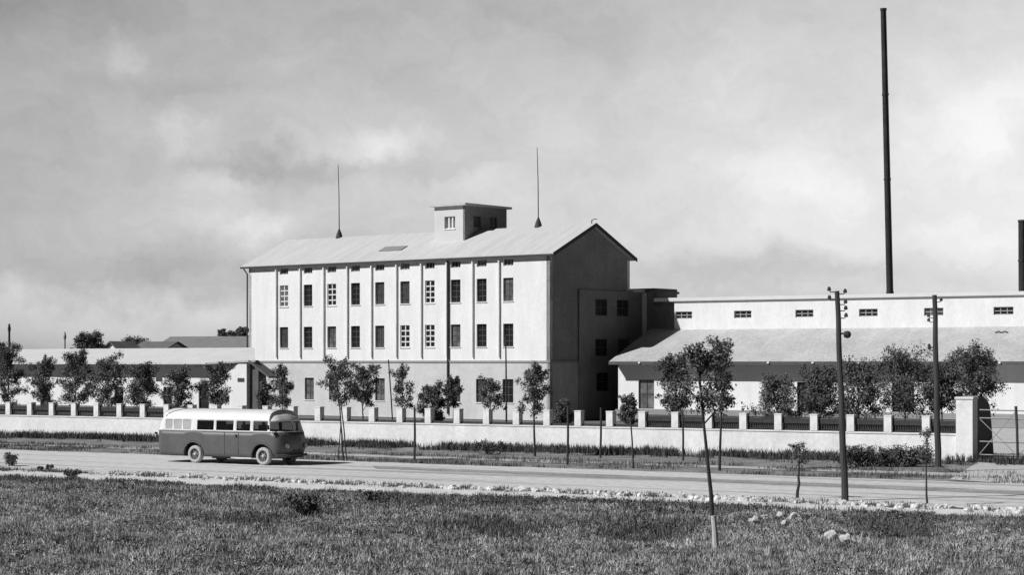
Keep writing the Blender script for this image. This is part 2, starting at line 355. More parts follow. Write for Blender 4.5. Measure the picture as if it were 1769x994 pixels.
for (nm_, cnt, th, sd_, m_, lb_) in (('field_weeds', 5200, .05, 41.5, mat('weed_mid', .17, .5, 1.5, fine=.4), 'low leafy weeds mixed into the foreground grass'), ('field_weeds', 3200, .12, 61.5, leafd, 'low dark leafy patches in the foreground grass'), ('field_weeds', 3000, .12, 81.5, mat('weed_pale', .40, .3, 1.5, fine=.3), 'low pale dried weeds in the foreground grass')):
    pts = []
    while len(pts) < cnt:
        x = random.uniform(-32, 27); y = edgeY(x) - .1 - random.random() ** 1.3 * (edgeY(x) - 38)
        if abs(x) > y * .29 + 3 or mn.noise((x * .5, y * .3, sd_)) + .5 * mn.noise((x * 1.7, y * 1.3, sd_)) < th: continue
        pts.append((x, y, fh(x, y)))
    tag(leafy(nm_, np.array(pts), 26, .17, .09, .035, m_), lb_, 'weeds', kind='stuff')
pts = []
while len(pts) < 650:
    x = random.uniform(-30, 25); y = edgeY(x) - .5 - random.random() * (edgeY(x) - 40)
    if mn.noise((x * .4, y * .3, 25.5)) < 0: continue
    pts.append((x, y, fh(x, y)))
tag(tufts('tussocks', np.array(pts), .12, .30, 34, .022, mat('tussock', .16, .5, 1, fine=.4), spread=.10, lean=1.0), 'scattered coarse tussocks in the foreground field', 'grass', kind='stuff')
pts = []
for (px, py, rx, ry, dep) in PITS:
    if dep > -.2: continue
    q = gp(px, py)
    for _ in range(int(60 * rx * ry)):
        x, y = random.gauss(q.x, rx * .45), random.gauss(q.y, ry * .4); pts.append((x, y, fh(x, y)))
while len(pts) < 2600:
    x = random.uniform(-26, 22); y = edgeY(x) - random.uniform(.1, 7) * random.random()
    if mn.noise((x * .45, y * .6, 13.3)) + .4 * mn.noise((x * 1.6, y * 1.2, 3.3)) > .08 + (.12 if x < 0 else -.05): pts.append((x, y, fh(x, y)))
tag(leafy('dark_bushy_weeds', np.array(pts), 34, .20, .16, .04, leafd), 'dark bushy weeds in the hollows and along the near path edge', 'weeds', kind='stuff')
# verge grass along the fence foot and the road edge
fa, fd = l_fence; nn = Vector((fd.y, -fd.x, 0)); nn = nn if nn.y < 0 else -nn
pts = []
for _ in range(5200):
    s = random.uniform(-14, 86); o = abs(random.gauss(0, 1)) * (1.4 + mn.noise((s * .15, 0, 0)))
    if mn.noise((s * .3, o * .4, 7)) < -.28: continue
    p = fa + fd * s + nn * (o + .15); pts.append((p.x, p.y, -.03))
tag(tufts('verge_grass', np.array(pts), .18, .5, 9, .04, mat('verge_grass_blades', .075, .5, .8, fine=.4), spread=.18), 'dark uneven grass growing along the foot of the white fence wall', 'grass', kind='stuff')
pts = []
ra, rd_ = l_roadf
for _ in range(5200):
    s = random.uniform(-14, 86); o = random.uniform(.1, 7.5) ** 1.0
    if mn.noise((s * .22, o * .5, 17)) + .5 * mn.noise((s * 1.1, o, 4)) < .05: continue
    p = ra + rd_ * s - nn * o; pts.append((p.x, p.y, -.03))
tag(tufts('roadside_grass', np.array(pts), .08, .24, 8, .03, mat('roadside_blades', .13, .5, .8, fine=.4), spread=.2), 'patchy short grass between the fence and the road', 'grass', kind='stuff')

pts = []
s_a, s_d = l_stone
for _ in range(1500):
    s = random.uniform(-5, 75); 
    if mn.noise((s * .5, 0, 33)) < -.2 + .3 * random.random(): continue
    p = s_a + s_d * s; pts.append((p.x, p.y - .3 + random.gauss(0, .45), -.01))
tag(tufts('roadside_weeds', np.array(pts), .05, .2, 7, .03, leafd, spread=.12), 'sparse dark weeds between the stones along the near road edge', 'weeds', kind='stuff')

# ------------------------------------------------------------------ main factory building
A = R(38.6); EX = Vector((math.cos(A), -math.sin(A), 0)); EYv = Vector((math.sin(A), math.cos(A), 0))
MO = dp(430, 185.8); ML, MW, EAV, RDG = 35.8, 11.5, 13.8, 16.46
mainb = empty('factory_building', MO, -A, 'three-storey white factory building with gabled roof, narrow upright ribs and a dark shaded gable end', 'building')
O0 = Vector((0, 0, 0)); Nf = -Y; Ng = X
WX = [490.5, 532, 573, 614, 656, 699.5, 742.5, 787, 832, 878]
rows = [(13.05, 13.62), (10.05, 12.03), (6.2, 8.15)]
cxs = [px2s(MO, EX, p) for p in WX]
holes_up = [(c - .55, c + .55, z0, z1) for (z0, z1) in rows for c in cxs]
gx = [px2s(MO, EX, p) for p in (490, 535, 577, 657, 787, 832, 878)]
holes_dn = [(c - .58, c + .58, 1.45, 3.45) for c in gx]
cd = px2s(MO, EX, 738); holes_dn.append((cd - .5, cd + .5, .1, 2.6))
T = .35
m = MB(); wall(m, O0, X, Nf, ML, EYE + .12, EAV, T, holes_up); m.build('upper_wall', white, mainb)
m = MB(); wall(m, O0 + Vector((0, -.05, 0)), X, Nf, ML + .05, 0, EYE - .06, T, holes_dn); m.build('lower_wall', lowwall, mainb)
m = MB(); m.box(-.08, ML + .12, -.11, T, EYE - .055, EYE + .115); m.build('string_course', platform, mainb)
pale_idx = {(1, 2), (1, 6), (2, 5), (2, 6), (1, 0)}
for r_, (z0, z1) in enumerate(rows):
    for k, c in enumerate(cxs):
        h = (c - .55, c + .55, z0, z1); pl = (r_, k) in pale_idx
        if r_ == 0: window(mainb, O0, X, Nf, h, 3, 1, midframe, glass, sill=False)
        else: window(mainb, O0, X, Nf, h, 2, 4, whframe if pl else dkframe, glass, bar=.11 if pl else .05, rec=.08 if pl else .16)
for h in holes_dn[:-1]: window(mainb, O0 + Vector((0, -.05, 0)), X, Nf, h, 2, 3, dkframe, glass)
window(mainb, O0 + Vector((0, -.05, 0)), X, Nf, holes_dn[-1], 1, 3, whframe, palepane, name='door', sill=False)
for k, c in enumerate(cxs):                                  # ribs left of every window column
    u = c - .92; m = MB(); m.box(u - .06, u + .06, -.20, -.002, EYE + .42, EAV - .05); m.build('rib', white, mainb)
u = cxs[7] - .76
m = MB(); m.tube([(u, -.16, .4), (u, -.16, EAV - .1)], [.085, .085]); m.build('downpipe', gutter, mainb)
m = MB(); m.tube([(-.12, -.1, .4), (-.12, -.1, EAV - .6), (-.3, -.4, EAV - .1)], [.07, .07, .07]); m.build('downpipe', gutter, mainb)
# gable ends
def zroof(y): return EAV + (RDG - EAV) * (1 - abs(y - MW / 2) / (MW / 2))
ghol = []
GW = [(1038, 533, 24, 27, 2), (1075, 533, 23, 28, 2)]
m = MB(); wall(m, Vector((ML, 0.0, 0)), Y, X, MW, EYE + .12, EAV, T, []); 
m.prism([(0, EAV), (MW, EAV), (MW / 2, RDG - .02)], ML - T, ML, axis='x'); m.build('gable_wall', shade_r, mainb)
m = MB(); wall(m, Vector((ML + .05, -.05, 0)), Y, X, MW + .05, 0, EYE - .06, T, []); m.build('gable_lower_wall', mat('shaded_gable_base', .34, .15, .5, fine=.1, streak=.08), mainb)  # lower-storey render darkened here, shade painted into the gable side
m = MB(); wall(m, Vector((0, 0, 0)), Y, -X, MW, 0, EAV, T, []); m.prism([(0, EAV), (MW, EAV), (MW / 2, RDG - .02)], .002, T, axis='x'); m.build('rear_gable_wall', white, mainb)
m = MB(); wall(m, Vector((0, MW, 0)), X, Y, ML, 0, EAV, T, []); m.build('back_wall', white, mainb)
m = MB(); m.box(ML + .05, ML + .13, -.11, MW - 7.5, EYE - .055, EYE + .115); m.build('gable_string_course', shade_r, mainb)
# roof
ov, th = .30, .16
zo = EAV - (RDG - EAV) / (MW / 2) * ov + .12
poly = [(-ov, zo), (MW / 2, RDG + .12), (MW + ov, zo), (MW + ov, zo + th), (MW / 2, RDG + .12 + th), (-ov, zo + th)]
m = MB(); m.prism(poly, -.75, ML + .55, axis='x'); roof = m.build('roof', roofm, mainb)
m = MB(); m.box(-.78, ML + .5, -ov - .11, -ov - .003, zo - .06, zo + .10); m.build('gutter', gutter, roof)
for s_ in (0, 1):                                            # dark barge boards on the gable verge
    y0, y1 = (-ov, MW / 2) if s_ == 0 else (MW + ov, MW / 2)
    m = MB(); m.prism([(y0, zo - .10), (y1, RDG), (y1, RDG + .22 + .09), (y0, zo + .20)], ML + .553, ML + .62, axis='x'); m.build('barge_board', darkm, roof)
m = MB()
m.box(0, 2.7, -.5, .5, 0, .07); hatch = m.build('roof_hatch', mat('hatch_metal', .25, .1, 2), roof)
hx = px2s(MO + EYv * 2, EX, 676); hatch.location = (hx - 1.3, 2.2, EAV + (RDG - EAV) * 2.2 / (MW / 2) + .29); hatch.rotation_euler = (math.atan2(RDG - EAV, MW / 2), 0, 0)
m = MB(); m.tube([(0, 0, 0), (0, 0, .35), (.25, 0, .45), (.55, 0, .42)], [.05, .05, .04, .03]); vn = m.build('vent_hook', gutter, roof); vn.location = (ML + .1, MW / 2, RDG + .2)
# roof turret
tp = MO + EYv * 3.4; tx1 = px2s(tp, EX, 803); tx0 = px2s(tp, EX, 750.5); TY0, TY1, TZ = 3.4, 9.3, 18.75
wx = px2s(tp, EX, 777); hh = (wx - .62 - tx0, wx + .62 - tx0, 16.75, 17.85)
m = MB(); wall(m, Vector((tx0, TY0, 0)), X, Nf, tx1 - tx0, 14.6, TZ, .2, [hh])
wall(m, Vector((tx0, TY1, 0)), X, Y, tx1 - tx0, 14.6, TZ, .2, []); wall(m, Vector((tx0, TY0 + .201, 0)), Y, -X, TY1 - TY0 - .402, 14.6, TZ, .2, [])
tur = m.build('turret', mat('turret_render', .60, .06, .5), mainb)
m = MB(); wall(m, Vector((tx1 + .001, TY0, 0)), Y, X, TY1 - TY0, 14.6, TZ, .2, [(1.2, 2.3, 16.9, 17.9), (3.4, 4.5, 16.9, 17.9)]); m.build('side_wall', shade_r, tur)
window(tur, Vector((tx0, TY0, 0)), X, Nf, hh, 3, 1, whframe, glass, bar=.16)
for (a_, b_) in ((1.2, 2.3), (3.4, 4.5)): window(tur, Vector((tx1 + .001, TY0, 0)), Y, X, (a_, b_, 16.9, 17.9), 2, 2, dkframe, glass, sill=False)
m = MB(); m.box(tx0 - .35, tx1 + .35, TY0 - .35, TY1 + .35, TZ + .002, TZ + .2); m.build('turret_roof', roofm, tur)
# lightning rods on the ridge
for px in (586, 930):
    rp = MO + EYv * (MW / 2); u = px2s(rp, EX, px)
    m = MB(); m.tube([(0, 0, 0), (0.0, 0, .9), (-.03, 0, 4), (-.14, 0, 6.9)], [.05, .05, .042, .028], 6); rod = m.build('lightning_rod', darkm, mainb); rod.location = (u, MW / 2, RDG + .27)
    m = MB(); m.tube([(0, 0, -.1), (0, 0, .35), (0, 0, .8)], [.36, .24, .06], 10); m.build('cone_base', darkm, rod)
# gable and annex windows
def gwin(parent, ox, y0, holes, mm_, name):
    pass
AO = MO + EX * (ML + .10)
def py(px): return px2s(AO, EYv, px)
ya0, ya1 = py(1000), py(1108)
annex = empty('annex_block', MO, -A, 'flat-roofed side annex with large square windows against the dark gable end', 'building')
xa = ML + .14
gh = []
for (px, zc, wd, ht) in ((1038, 9.6, 1.75, 1.45), (1075, 9.6, 1.75, 1.45), (1038, 6.15, 1.75, 1.5), (1077, 6.15, 1.75, 1.5), (1040, 3.2, 1.75, 1.6)):
    c = py(px) - ya0; gh.append((c - wd / 2, c + wd / 2, zc - ht / 2, zc + ht / 2))
m = MB(); wall(m, Vector((xa, ya0, 0)), Y, X, ya1 - ya0, 0, 11.05, .08, [h for h in gh]); m.build('side_wall', mat('shaded_annex_render', .225, .15, .5, fine=.12, streak=.08), annex)  # annex side coloured dark to carry its shade
for h in gh: window(annex, Vector((xa, ya0, 0)), Y, X, h, 2, 2, dkframe, black_glass, rec=.01, sill=False)
# the part behind the main building
m = MB(); m.box(ML - 7, xa - .082, MW + .01, ya1, 0, 11.05); m.build('rear_wall_block', white, annex)
m = MB(); m.box(ML - 7.2, xa + .3, MW + .02, ya1 + .1, 11.052, 11.3); m.build('flat_roof', roofm, annex)
conn = empty('stair_block', MO, -A, 'flat-roofed stair block with a sunlit narrow front edge rising beside the annex', 'building')
yb0 = ya1 + .12; xb = px2s(MO + EYv * yb0, EX, 1117); yb1 = px2s(MO + EX * xb, EYv, 1166)
m = MB(); m.box(ML - 6, xb - .002, yb0, yb1, 0, 11.0); m.build('wall', white, conn)
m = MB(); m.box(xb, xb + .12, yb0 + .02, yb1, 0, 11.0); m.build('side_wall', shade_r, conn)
m = MB(); m.box(ML - 6.2, xb + .35, yb0 - .05, yb1 + .2, 11.002, 11.22); m.build('flat_roof', darkroof, conn)
ypb = px2s(MO + EX * xb, EYv, 1128)
m = MB(); m.box(xb - 3.5, xb + .18, ypb, yb1 + .1, 9.9, 11.45); m.build('parapet', mat('dark_boards', .16, .3, 1), conn)

# ------------------------------------------------------------------ long hall on the right
B = R(31.3); HX = Vector((math.cos(B), -math.sin(B), 0)); HYv = Vector((math.sin(B), math.cos(B), 0))
HO = dp(1068, 165.8); HL = 62; CB = 6.0
hall = empty('loading_hall', HO, -B, 'long low white hall on the right with clerestory windows and a deep shaded canopy roof', 'building')
dA = px2s(HO, HX, 1103); dB = px2s(HO, HX, 1130)
hh_ = [(dA, dB, 1.0, 3.42)]
for px in (1395, 1560): u = px2s(HO, HX, px); hh_.append((u - .9, u + .9, 1.0, 3.3))
m = MB(); wall(m, O0, X, Nf, HL, 0, EYE - .12, .3, hh_); m.build('front_wall', white, hall)
for i, h in enumerate(hh_):
    window(hall, O0, X, Nf, h, 2, 2, darkm, glass, name='door', sill=False)
m = MB(); m.box(1.0, HL, -2.4, -.01, 0, .98); m.build('loading_platform', platform, hall)
m = MB(); wall(m, Vector((0, .001, 0)), Y, -X, 18, 0, EYE - .12, .3, []); m.build('end_wall', white, hall)
# lean-to roof
ux0 = px2s(HO - HYv * 1.25, HX, 1052)
zE, zT = EYE, 7.75
m = MB(); m.prism([(-1.25, zE - .09), (CB + .3, zT - .09), (CB + .3, zT + .05), (-1.25, zE + .05)], ux0, HL, axis='x'); hroof = m.build('canopy_roof', hallroof, hall)
m = MB(); m.box(ux0, HL, -1.32, -1.252, zE - .22, zE + .045); m.build('fascia', mat('fascia_board', .10, .2, 2), hroof)
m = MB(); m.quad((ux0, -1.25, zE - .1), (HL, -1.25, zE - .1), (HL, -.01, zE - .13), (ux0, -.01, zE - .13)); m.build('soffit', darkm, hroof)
for i in range(9):
    u = px2s(HO - HYv * 1.3, HX, 1105 + i * 72 * (1 + .01 * i)); m = MB(); m.box(u - .09, u + .09, -1.42, -1.325, zE - .12, zE + .02); m.build('rafter_end', white, hroof)
# clerestory
cO = HO + HYv * CB; cu0 = px2s(cO, HX, 1165); ztop = 10.15
ch = []
for px in (1181, 1283, 1389.5, 1500, 1613, 1733.5):
    c = px2s(cO, HX, px); ch.append((c - .8 - cu0, c + .8 - cu0, 8.63, 9.25))
c0 = ch[-1][0]; ch += [(c0 + 7 * k, c0 + 7 * k + 1.6, 8.63, 9.25) for k in (1, 2)]
m = MB(); wall(m, Vector((cu0, CB, 0)), X, Nf, HL - cu0, zT - .3, ztop, .3, ch); cle = m.build('clerestory_wall', white, hall)
for i, h in enumerate(ch): window(cle, Vector((cu0, CB, 0)), X, Nf, h, 3, 2, midframe, glass, rec=.12, bar=.07, sill=False)
m = MB(); wall(m, Vector((cu0, CB + .3, 0)), Y, -X, 12, 4, ztop, .3, []); wall(m, Vector((HL, CB + .3, 0)), Y, X, 12, 0, ztop, .3, []); wall(m, Vector((0, 18.3, 0)), X, Y, HL, 0, ztop - 2, .3, []); m.build('clerestory_side_wall', white, hall)
m = MB(); m.box(cu0 - 1.9, HL + .5, CB - .16, CB + 13, ztop + .002, ztop + .30); m.build('flat_roof', mat('roof_edge_white', .7, .06, .5), hall)
m = MB(); m.box(cu0 - 1.9, HL + .5, CB - .13, CB - .003, ztop - .06, ztop); m.build('gutter', mat('gutter_grey', .22, .1, 2), hall)
m = MB(); m.tube([(0, 0, 0), (.25, 0, .1), (.5, 0, 0), (.75, 0, .1), (1.0, 0, 0)], [.05] * 5); u = px2s(HO + HYv * 4.4, HX, 1718); vv = m.build('snow_hook', darkm, hroof); vv.location = (u, 4.6, 7.2)

# chimneys
def chimney(xb_, xt, Z, ytop, wb, wt, label):
    base = dp(xb_, Z); top = dp(xt, Z, EYE + (HY - ytop) * Z / F); m = MB()
    t_ = empty('chimney', base, 0, label, 'chimney'); rel = top - base
    k = 14; m.tube([rel * (i / k) for i in range(k + 1)], [(wb + (wt - wb) * i / k) / 2 for i in range(k + 1)], 20, cap=True); m.build('shaft', brickm, t_, smooth=False)
    for i in (4, 8, 11, 14):
        p = rel * (i / k * .995); r = (wb + (wt - wb) * i / k) / 2; m = MB(); m.tube([p, p + Vector((0, 0, .22))], [r + .05, r + .05], 20); m.build('band', darkm, t_)
    m = MB()
    for s_ in (-1, 1): m.tube([Vector((s_ * .18, -wb / 2 - .12, 1)), rel + Vector((s_ * .18, -wt / 2 - .10, 0))], [.025, .025], 5)
    m.build('ladder', darkm, t_)
chimney(1542, 1526, 215, 14, .80, .62, 'very tall thin dark chimney leaning slightly, rising behind the long hall')
chimney(1768, 1766, 215, 382, .95, .85, 'shorter dark chimney at the right edge of the picture')

# ------------------------------------------------------------------ low building on the left
LB = R(31.7); LX = Vector((math.cos(LB), -math.sin(LB), 0)); LY = Vector((math.sin(LB), math.cos(LB), 0))
LO = dp(426, 160); lowb = empty('storage_shed', LO, -LB, 'long low white shed with a pale roof and shaded eaves left of the factory', 'building')
LLn = 50
def lu(px): return px2s(LO, LX, px)
lh = [(lu(352) - .55, lu(352) + .55, .2, 3.1), (lu(78) - .6, lu(78) + .6, .2, 3.0), (lu(205) - .5, lu(205) + .5, 1.2, 2.8), (lu(290) - .5, lu(290) + .5, 1.2, 2.8)]
lh = [(a + LLn, b + LLn, c, d) for a, b, c, d in lh]
m = MB(); wall(m, Vector((-LLn, 0, 0)), X, Nf, LLn, 0, 4.75, .3, lh); m.build('front_wall', white, lowb)
for i, h in enumerate(lh): window(lowb, Vector((-LLn, 0, 0)), X, Nf, h, 1 if i < 2 else 2, 2, darkm, glass, name='door' if i < 2 else 'window', sill=False)
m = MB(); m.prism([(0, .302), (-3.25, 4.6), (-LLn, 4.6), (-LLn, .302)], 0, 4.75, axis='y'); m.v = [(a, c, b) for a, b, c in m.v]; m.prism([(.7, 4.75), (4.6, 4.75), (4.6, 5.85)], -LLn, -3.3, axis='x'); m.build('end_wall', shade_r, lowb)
ub = lu(370)
m = MB()
pv = [(-LLn - .5, -1.1, 4.85), (ub, -1.1, 4.85), (.5, .5, 5.05), (-3.0, 4.7, 6.12), (-LLn - .5, 4.7, 6.05)]
m.quad(*pv); m.quad(*[(a, b, c - .14) for a, b, c in pv][::-1])
for i in range(5):
    p, q = pv[i], pv[(i + 1) % 5]; m.quad(p, (p[0], p[1], p[2] - .14), (q[0], q[1], q[2] - .14), q)
lr = m.build('roof', mat('shed_roof', .60, .07, .6, fine=.05), lowb)
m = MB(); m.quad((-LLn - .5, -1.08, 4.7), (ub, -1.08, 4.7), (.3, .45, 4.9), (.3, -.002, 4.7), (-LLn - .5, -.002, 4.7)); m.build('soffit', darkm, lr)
for px in (142, 247, 342, 388):
    u = px2s(LO - LY * 1.1, LX, px); m = MB(); m.box(u - .35, u + .35, -1.16, -1.09, 4.45, 4.72); m.build('eave_bracket', darkm, lr)
# steep lean-to on its end
lean = [(.02, 4.9), (2.15, 3.6), (2.15, 3.74), (.02, 5.05)]
m = MB(); m.prism(lean, .2, 1.5, axis='y'); m.build('lean_to_roof', darkroof, lowb)
m = MB(); m.prism([(.02, 0), (.9, 0), (.9, 4.3), (.02, 4.85)], .4, 1.4, axis='y'); m.build('lean_to_wall', mat('tarred_boards', .12, .3, .8), lowb)

# distant roofs
def gable_house(name, px0, px1, Z, ang, ze, zr, depth, rm_, wm_, label):
    ex = Vector((math.cos(ang), -math.sin(ang), 0)); o = dp(px0, Z); u1 = px2s(o, ex, px1)
    e = empty(name, o, -ang, label, 'building'); m = MB(); m.box(0, u1, 0, depth, 0, ze); m.prism([(0, ze + .001), (depth, ze + .001), (depth / 2, zr - .1)], .01, u1 - .01, axis='x'); m.build('wall', wm_, e)
    for (a, b) in ((-.4, depth / 2), (depth + .4, depth / 2)):
        m = MB(); m.prism([(a, ze - .05), (b, zr), (b, zr + .14), (a, ze + .09)], -.3, u1 + .3, axis='x'); m.build('roof', rm_, e)
    return e
gh1 = gable_house('distant_barn', 264, 436, 255, R(15), 6.35, 8.15, 12, greyroof, lowwall, 'far long building with a plain grey roof behind the white shed roof')
gable_house('distant_house', 212, 268, 245, R(31), 5.6, 7.35, 8, darkroof, lowwall, 'far house with a dark roof left of the long grey roof')
e = gable_house('distant_cottage', 214, 250, 205, R(-58), 5.4, 6.95, 3.6, darkroof, white, 'small far white gable with dark verge poking above the shed roof')

# ------------------------------------------------------------------ fence
fx = math.atan2(-fd.y, fd.x); FA = Vector((fd.x, fd.y, 0)); FN = Vector((-fd.y, fd.x, 0))
xg = px2s(fa, FA, 1655)
FO = fa + FA * xg
fence = empty('street_fence', FO, -fx, 'long white fence wall with square piers and dark railing panels along the street', 'fence')
SP = 2.0; NPI = 37
m = MB(); wall(m, Vector((-NPI * SP - 1, .02, 0)), X, Nf, NPI * SP + 1, -.1, 1.28, .3, []); m.box(-NPI * SP - 1, 0, -.02, .36, 1.282, 1.36); m.build('base_wall', fencew, fence)
pier0 = MB().box(-.2, .2, -.04, .38, 1.362, 2.16).build('pier', fencew, fence)
cap0 = MB().box(-.215, .215, -.055, .395, 2.162, 2.22).build('cap', fencew, pier0)
rp_ = MB(); n_ = 13
for i in range(n_): x = .24 + (SP - .48) * i / (n_ - 1); rp_.box(x - .018, x + .018, .15, .19, 1.363, 1.98)
rp_.box(.21, SP - .21, .13, .21, 1.99, 2.05); rp_.box(.21, SP - .21, .14, .20, 1.42, 1.46); rp_.box(.21, SP - .21, .11, .23, 1.72, 1.97)
pan0 = rp_.build('railing_panel', iron, fence)
inf = MB().box(.21, SP - .21, .235, .25, 1.365, 1.72).build('infill', greyrail, pan0)
kb = MB().box(.21, SP - .21, .12, .22, 1.365, 1.50).build('low_rail', iron, fence)
midr = []
used = [False, False, False]
for i in range(1, NPI + 1):
    s = -i * SP + .35; p = pier0 if i == 1 else copy_tree(pier0, fence); p.location = (s, 0, 0)
    w_ = FO + FA * s; px = CX + w_.x / w_.y * F
    pxn = CX + (w_ + FA * SP).x / (w_ + FA * SP).y * F
    if pxn < 300 or px > 1075:
        q = pan0 if not used[0] else copy_tree(pan0, fence); used[0] = True; q.location = (s, 0, 0)
    elif px > 520:
        q = kb if not used[1] else copy_tree(kb, fence); used[1] = True; q.location = (s, 0, 0)
    else:
        q = copy_tree(pan0, fence) if px < 300 else copy_tree(kb, fence); q.location = (s, 0, 0)
# gate pier with its curved wing, and the gate
gate_pier = empty('gate_pier', FO + FA * .4, -fx, 'tall white gate pier with a dark shaded arched side at the driveway', 'pier')
MB().box(-.42, .42, -.25, .5, -.1, 3.08).build('shaft', fencew, gate_pier)
MB().box(-.47, .47, -.3, .55, 3.082, 3.18).build('cap', fencew, gate_pier)
arc = [(.53, -.1), (3.1, -.1)] + [(3.1 - .55 * t_ ** 1 , .2 + 2.3 * t_) for t_ in np.linspace(0, 1, 7)] + [(.553 + 1.95 * math.cos(a_), 2.52 + .72 * math.sin(a_)) for a_ in np.linspace(.1, math.pi / 2, 8)]
m = MB(); m.prism(arc, -.36, .40, axis='x'); m.build('wing', mat('shaded_wing', .13, .5, 5, fine=.4), gate_pier)  # wing colour darkened to stand for the pier's shaded side
gate = empty('driveway_gate', FO + FA * 1.3, -fx, 'light wire gate with wooden posts right of the tall gate pier', 'gate')
for (x_, h_) in ((1.7, 2.75), (4.6, 2.6)):
    m = MB(); m.tube([(x_, 0, -.1), (x_ - .04, 0, h_ * .6), (x_ - .1, 0, h_)], [.07, .065, .075], 8); m.build('post', wood, gate)
gm = mat('gate_wire', .35, .2, 3)
for z_ in (2.55, 2.15, 1.0, .35): m = MB(); m.tube([(-.2, 0, z_), (2, .02, z_ - .02), (5, 0, z_)], [.035, .035, .035], 5); m.build('rail', gm, gate)
for (a_, b_) in (((-.2, .4), (1.6, 2.5)), ((-.2, 2.1), (1.6, .4)), ((1.7, .4), (4.5, 2.5)), ((1.7, 2.1), (4.5, .4))):
    m = MB(); m.tube([(a_[0], .03, a_[1]), (b_[0], .03, b_[1])], [.022, .022], 5); m.build('brace', gm, gate)

# ------------------------------------------------------------------ utility poles
def pole(bx, by, tx, ty, r0, r1, label):
    p = gp(bx, by); top = dp(tx, p.y, EYE + (HY - ty) * p.y / F); e = empty('utility_pole', p, 0, label, 'pole'); rel = top - p
    m = MB(); m.tube([Vector((0, 0, -.3))] + [rel * (i / 8) + Vector((.015 * math.sin(i * 2), 0, 0)) for i in range(9)], [r0 * 1.15] + [r0 + (r1 - r0) * i / 8 for i in range(9)], 10); m.build('shaft', wood, e)
    return e, rel
porc = mat('insulator_dark', .06, .2, 3, rough=.3)
def insulator(e, pos, side, big=1):
    m = MB(); m.tube([pos, pos + Vector((side * .16, 0, 0)), pos + Vector((side * .2, 0, .06))], [.018, .018, .018], 5)
    q = pos + Vector((side * .2, 0, .04)); m.tube([q, q + Vector((0, 0, .04)), q + Vector((0, 0, .10)), q + Vector((0, 0, .15))], [.05 * big, .06 * big, .05 * big, .03], 8); m.build('insulator', porc, e)
e, rel = pole(1460, 866, 1446, 503, .125, .085, 'stout dark utility pole with a round lamp, standing at the near road edge')
for (h_, sd_) in ((.995, -1), (.985, 1), (.955, -1), (.935, 1), (.905, 1), (.87, 1)): insulator(e, rel * h_ + Vector((sd_ * .08, 0, 0)), sd_, 1.2)
m = MB(); lp = rel * .795; m.tube([lp, lp + Vector((.2, -.02, .02))], [.03, .03], 6); lmp = m.build('lamp_arm', darkm, e)
m = MB(); c_ = lp + Vector((.30, -.03, -.02)); m.tube([c_ + Vector((-.13, 0, 0)), c_ + Vector((-.10, 0, 0)), c_, c_ + Vector((.09, 0, 0)), c_ + Vector((.13, 0, 0))], [.05, .11, .14, .11, .04], 12); m.build('lamp_head', darkm, lmp)
e, rel = pole(1621, 815, 1614.5, 510, .15, .105, 'dark utility pole standing in the verge just left of the gate pier')
for (h_, sd_) in ((.87, -1), (.845, -1), (.70, -1), (.685, -1), (.96, 1)): insulator(e, rel * h_ + Vector((sd_ * .09, 0, 0)), sd_, 1.3)
m = MB(); m.tube([(0, 0, -.05), (0, 0, .1), (0, 0, .2)], [.75, .5, .16], 14); m.build('earth_mound', mat('mound', .12, .4, 4), e)
for (px, y0, Z, r_, lb) in ((16, 560, 190, .10, 'faint thin pole behind the shed roof near the left edge'), (112, 574, 200, .08, 'short faint pole behind the shed roof left of the far round tree')):
    p = dp(px, Z); h = EYE + (HY - y0) * Z / F; e = empty('utility_pole', p, 0, lb, 'pole'); m = MB(); m.tube([(0, 0, 0), (0, 0, h)], [r_ * 1.3, r_], 8); m.build('shaft', midframe if px > 50 else wood, e)
    m = MB(); m.tube([(0, 0, h - .8), (0, 0, h - .6), (0, 0, h - .35), (0, 0, h - .1)], [.08, .15, .15, .06], 8); m.build('lamp_head', midframe if px > 50 else wood, e)

# ------------------------------------------------------------------ trees
def leaves(name, cl, n, size, m, parent, squash=1.0):
    cl = np.array(cl); pw = cl[:, 3] ** 1.7; idx = rng.choice(len(cl), n, p=pw / pw.sum()); c = cl[idx]
    d = rng.normal(0, 1, (n, 3)); d /= np.linalg.norm(d, axis=1)[:, None]; P = c[:, :3] + d * (c[:, 3] * rng.uniform(.1, 1.35, n) ** .8)[:, None] * np.array([1, 1, squash])
    a = rng.normal(0, 1, (n, 3)); a /= np.linalg.norm(a, axis=1)[:, None]; b = np.cross(a, rng.normal(0, 1, (n, 3))); b /= np.linalg.norm(b, axis=1)[:, None]
    s = (size * rng.uniform(.6, 1.3, n))[:, None]; v = np.stack([P - a * s, P + b * s * .45, P + a * s, P - b * s * .45], 1).reshape(-1, 3)
    q = (np.arange(n) * 4)[:, None] + np.arange(4)[None, :]
    return mesh_np(name, v, q, m, parent)
